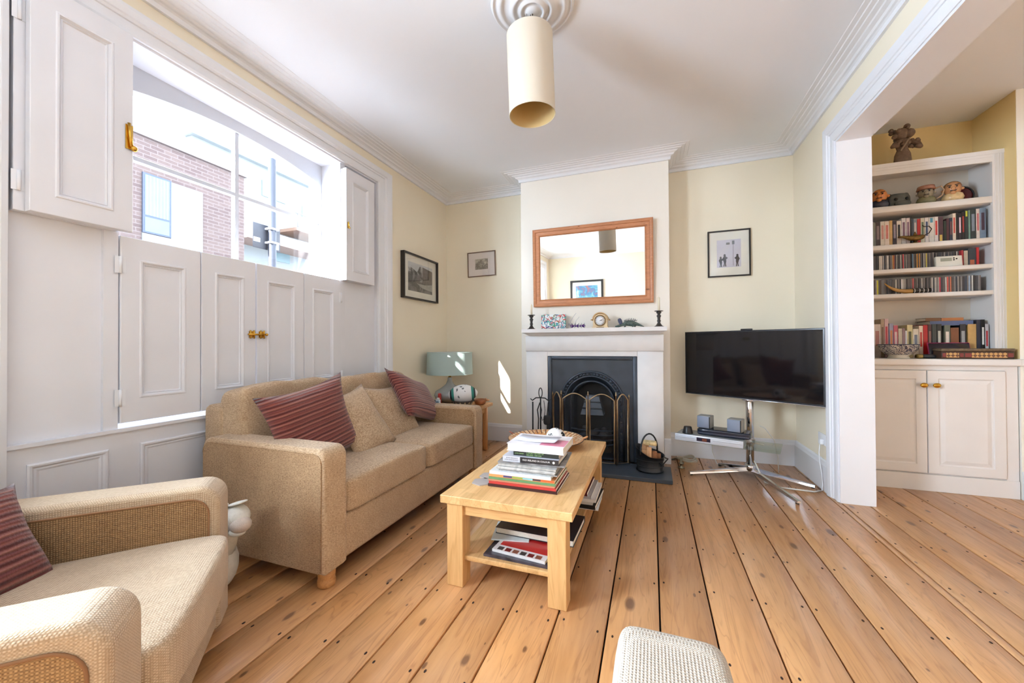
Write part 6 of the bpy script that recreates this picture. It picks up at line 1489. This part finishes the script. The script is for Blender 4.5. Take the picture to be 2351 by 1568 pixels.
# ================================================================ outside the window
M_BRICK = NT('pale_brick'); t = M_BRICK
bt2 = t.node('ShaderNodeTexBrick', i_Scale=1.0); bt2.inputs['Color1'].default_value = C(84, 70, 70); bt2.inputs['Color2'].default_value = C(96, 82, 80); bt2.inputs['Mortar'].default_value = C(108, 98, 98)
bt2.inputs['Brick Width'].default_value = 0.225; bt2.inputs['Row Height'].default_value = 0.075; bt2.inputs['Mortar Size'].default_value = 0.008
cv2 = t.n.new('ShaderNodeCombineXYZ'); s3 = t.n.new('ShaderNodeSeparateXYZ'); tc = t.n.new('ShaderNodeTexCoord')
t.link(tc.outputs['Object'], s3.inputs[0]); t.link(s3.outputs[1], cv2.inputs[0]); t.link(s3.outputs[2], cv2.inputs[1]); t.link(cv2.outputs[0], bt2.inputs['Vector'])
t.link(bt2.outputs['Color'], t.b.inputs['Base Color']); t.b.inputs['Roughness'].default_value = 0.9
struct(MB().box(-40, XO - 0.0, -30, 40, -0.5, -0.1).build('ground_street', mat('street_asphalt', C(110, 110, 114), 0.9)), 'grey street outside')
bA = thing('brick_building', 'pale brick building across the street with a blue-grey window', 'building', (-11, 3.0, -0.1))
XA = -9.0
MB().box(-14, XA, -4.0, 6.38, -0.1, 5.16).build('wall', M_BRICK.m, bA)
MB().box(XA - 0.2, XA + 0.05, -4.0, 6.42, 5.10, 5.2).build('parapet_cap', mat('grey_capping', C(110, 102, 102), 0.7), bA)
MB().box(XA, XA + 0.03, -4.0, 6.38, 4.62, 4.665).build('brick_band', mat('band_stone', C(150, 138, 132), 0.8), bA)
wn_ = MB().box(XA + 0.0, XA + 0.03, 4.44, 4.90, 3.28, 4.42).build('window', mat('blue_grey_frame', C(60, 70, 90), 0.4), bA)
MB().box(XA + 0.03, XA + 0.034, 4.475, 4.865, 3.62, 4.385).build('pane', mat('curtained_glass', C(92, 116, 150), 0.15, vary=0.08, vscale=3), wn_)
MB().box(XA + 0.03, XA + 0.034, 4.475, 4.865, 3.31, 3.58).build('pane', mat('curtained_glass', C(92, 116, 150)), wn_)
cur2 = MB()
for k in range(7): cur2.box(XA + 0.034, XA + 0.036, 4.49 + k * 0.055, 4.512 + k * 0.055, 3.62, 4.38)
cur2.build('curtain_folds', mat('pale_curtain', C(112, 134, 160), 0.8), wn_)
MB().box(XA, XA + 0.02, 4.90, 5.48, 2.6, 4.40).box(XA, XA + 0.02, 4.44, 4.90, 2.6, 3.27).build('white_panel', mat('white_render', C(122, 128, 138), 0.8), bA)
bC = thing('white_building', 'bright white rendered building further along the street', 'building', (-17, 14.0, -0.1))
M_WR = mat('far_white_render', C(134, 140, 143), 0.8, vary=0.03)
MB().box(-20, -14, 8.2, 22.0, -0.1, 8.1).build('wall', M_WR, bC)
MB().box(-14.3, -13.8, 8.1, 22.0, 8.0, 8.2).build('roof_edge', mat('far_roof_edge', C(150, 160, 164), 0.8), bC)
for (y0, y1, z0, z1) in ((10.6, 11.6, 6.9, 7.5), (12.4, 13.3, 6.6, 7.1), (10.9, 11.8, 4.5, 5.2)):
    MB().box(-14, -13.97, y0, y1, z0, z1).build('window', mat('far_window', C(104, 128, 136), 0.3), bC)
MB().box(-14.0, -12.9, 11.2, 13.6, 5.62, 5.74).build('balcony_slab', mat('timber_soffit', C(128, 104, 90), 0.8), bC)
MB().box(-14.0, -12.95, 9.3, 13.4, 4.86, 5.25).build('awning', mat('pinkish_fascia', C(160, 136, 126), 0.8), bC)
for k in range(6): MB().tube([(-12.95, 11.3 + k * 0.45, 5.74), (-12.95, 11.3 + k * 0.45, 6.3)], 0.02, 6).build('rail_post', mat('rail_grey', C(120, 124, 132), 0.5), bC)
MB().tube([(-12.95, 11.2, 6.3), (-12.95, 13.6, 6.3)], 0.025, 6).build('handrail', mat('rail_grey', C(120, 124, 132)), bC)
lp = thing('sign_post', 'grey street post with a dark sign plate seen through the window', 'sign post', (-6.0, 4.73, -0.1))
MB().lathe([(0.065, 0), (0.058, 4.38), (0, 4.38)], (-6.0, 4.73, -0.1), 14).build('post', mat('dark_post', C(40, 46, 60), 0.5), lp)
MB().rbox(-6.085, -6.075, 4.45, 4.94, 2.74, 3.15, 0.004, 1).build('sign_plate', mat('sign_back_grey', C(36, 40, 52), 0.5), lp)
for z in (2.84, 3.07): MB().box(-6.075, -5.935, 4.655, 4.81, z, z + 0.03).build('clamp', mat('pale_clamp', C(190, 190, 196), 0.4), lp)
MB().box(-6.0748, -6.0718, 4.46, 4.57, 2.84, 2.91).box(-6.0748, -6.0718, 4.85, 4.91, 2.78, 2.90).build('sticker', mat('pale_sticker', C(190, 192, 200), 0.5), lp)
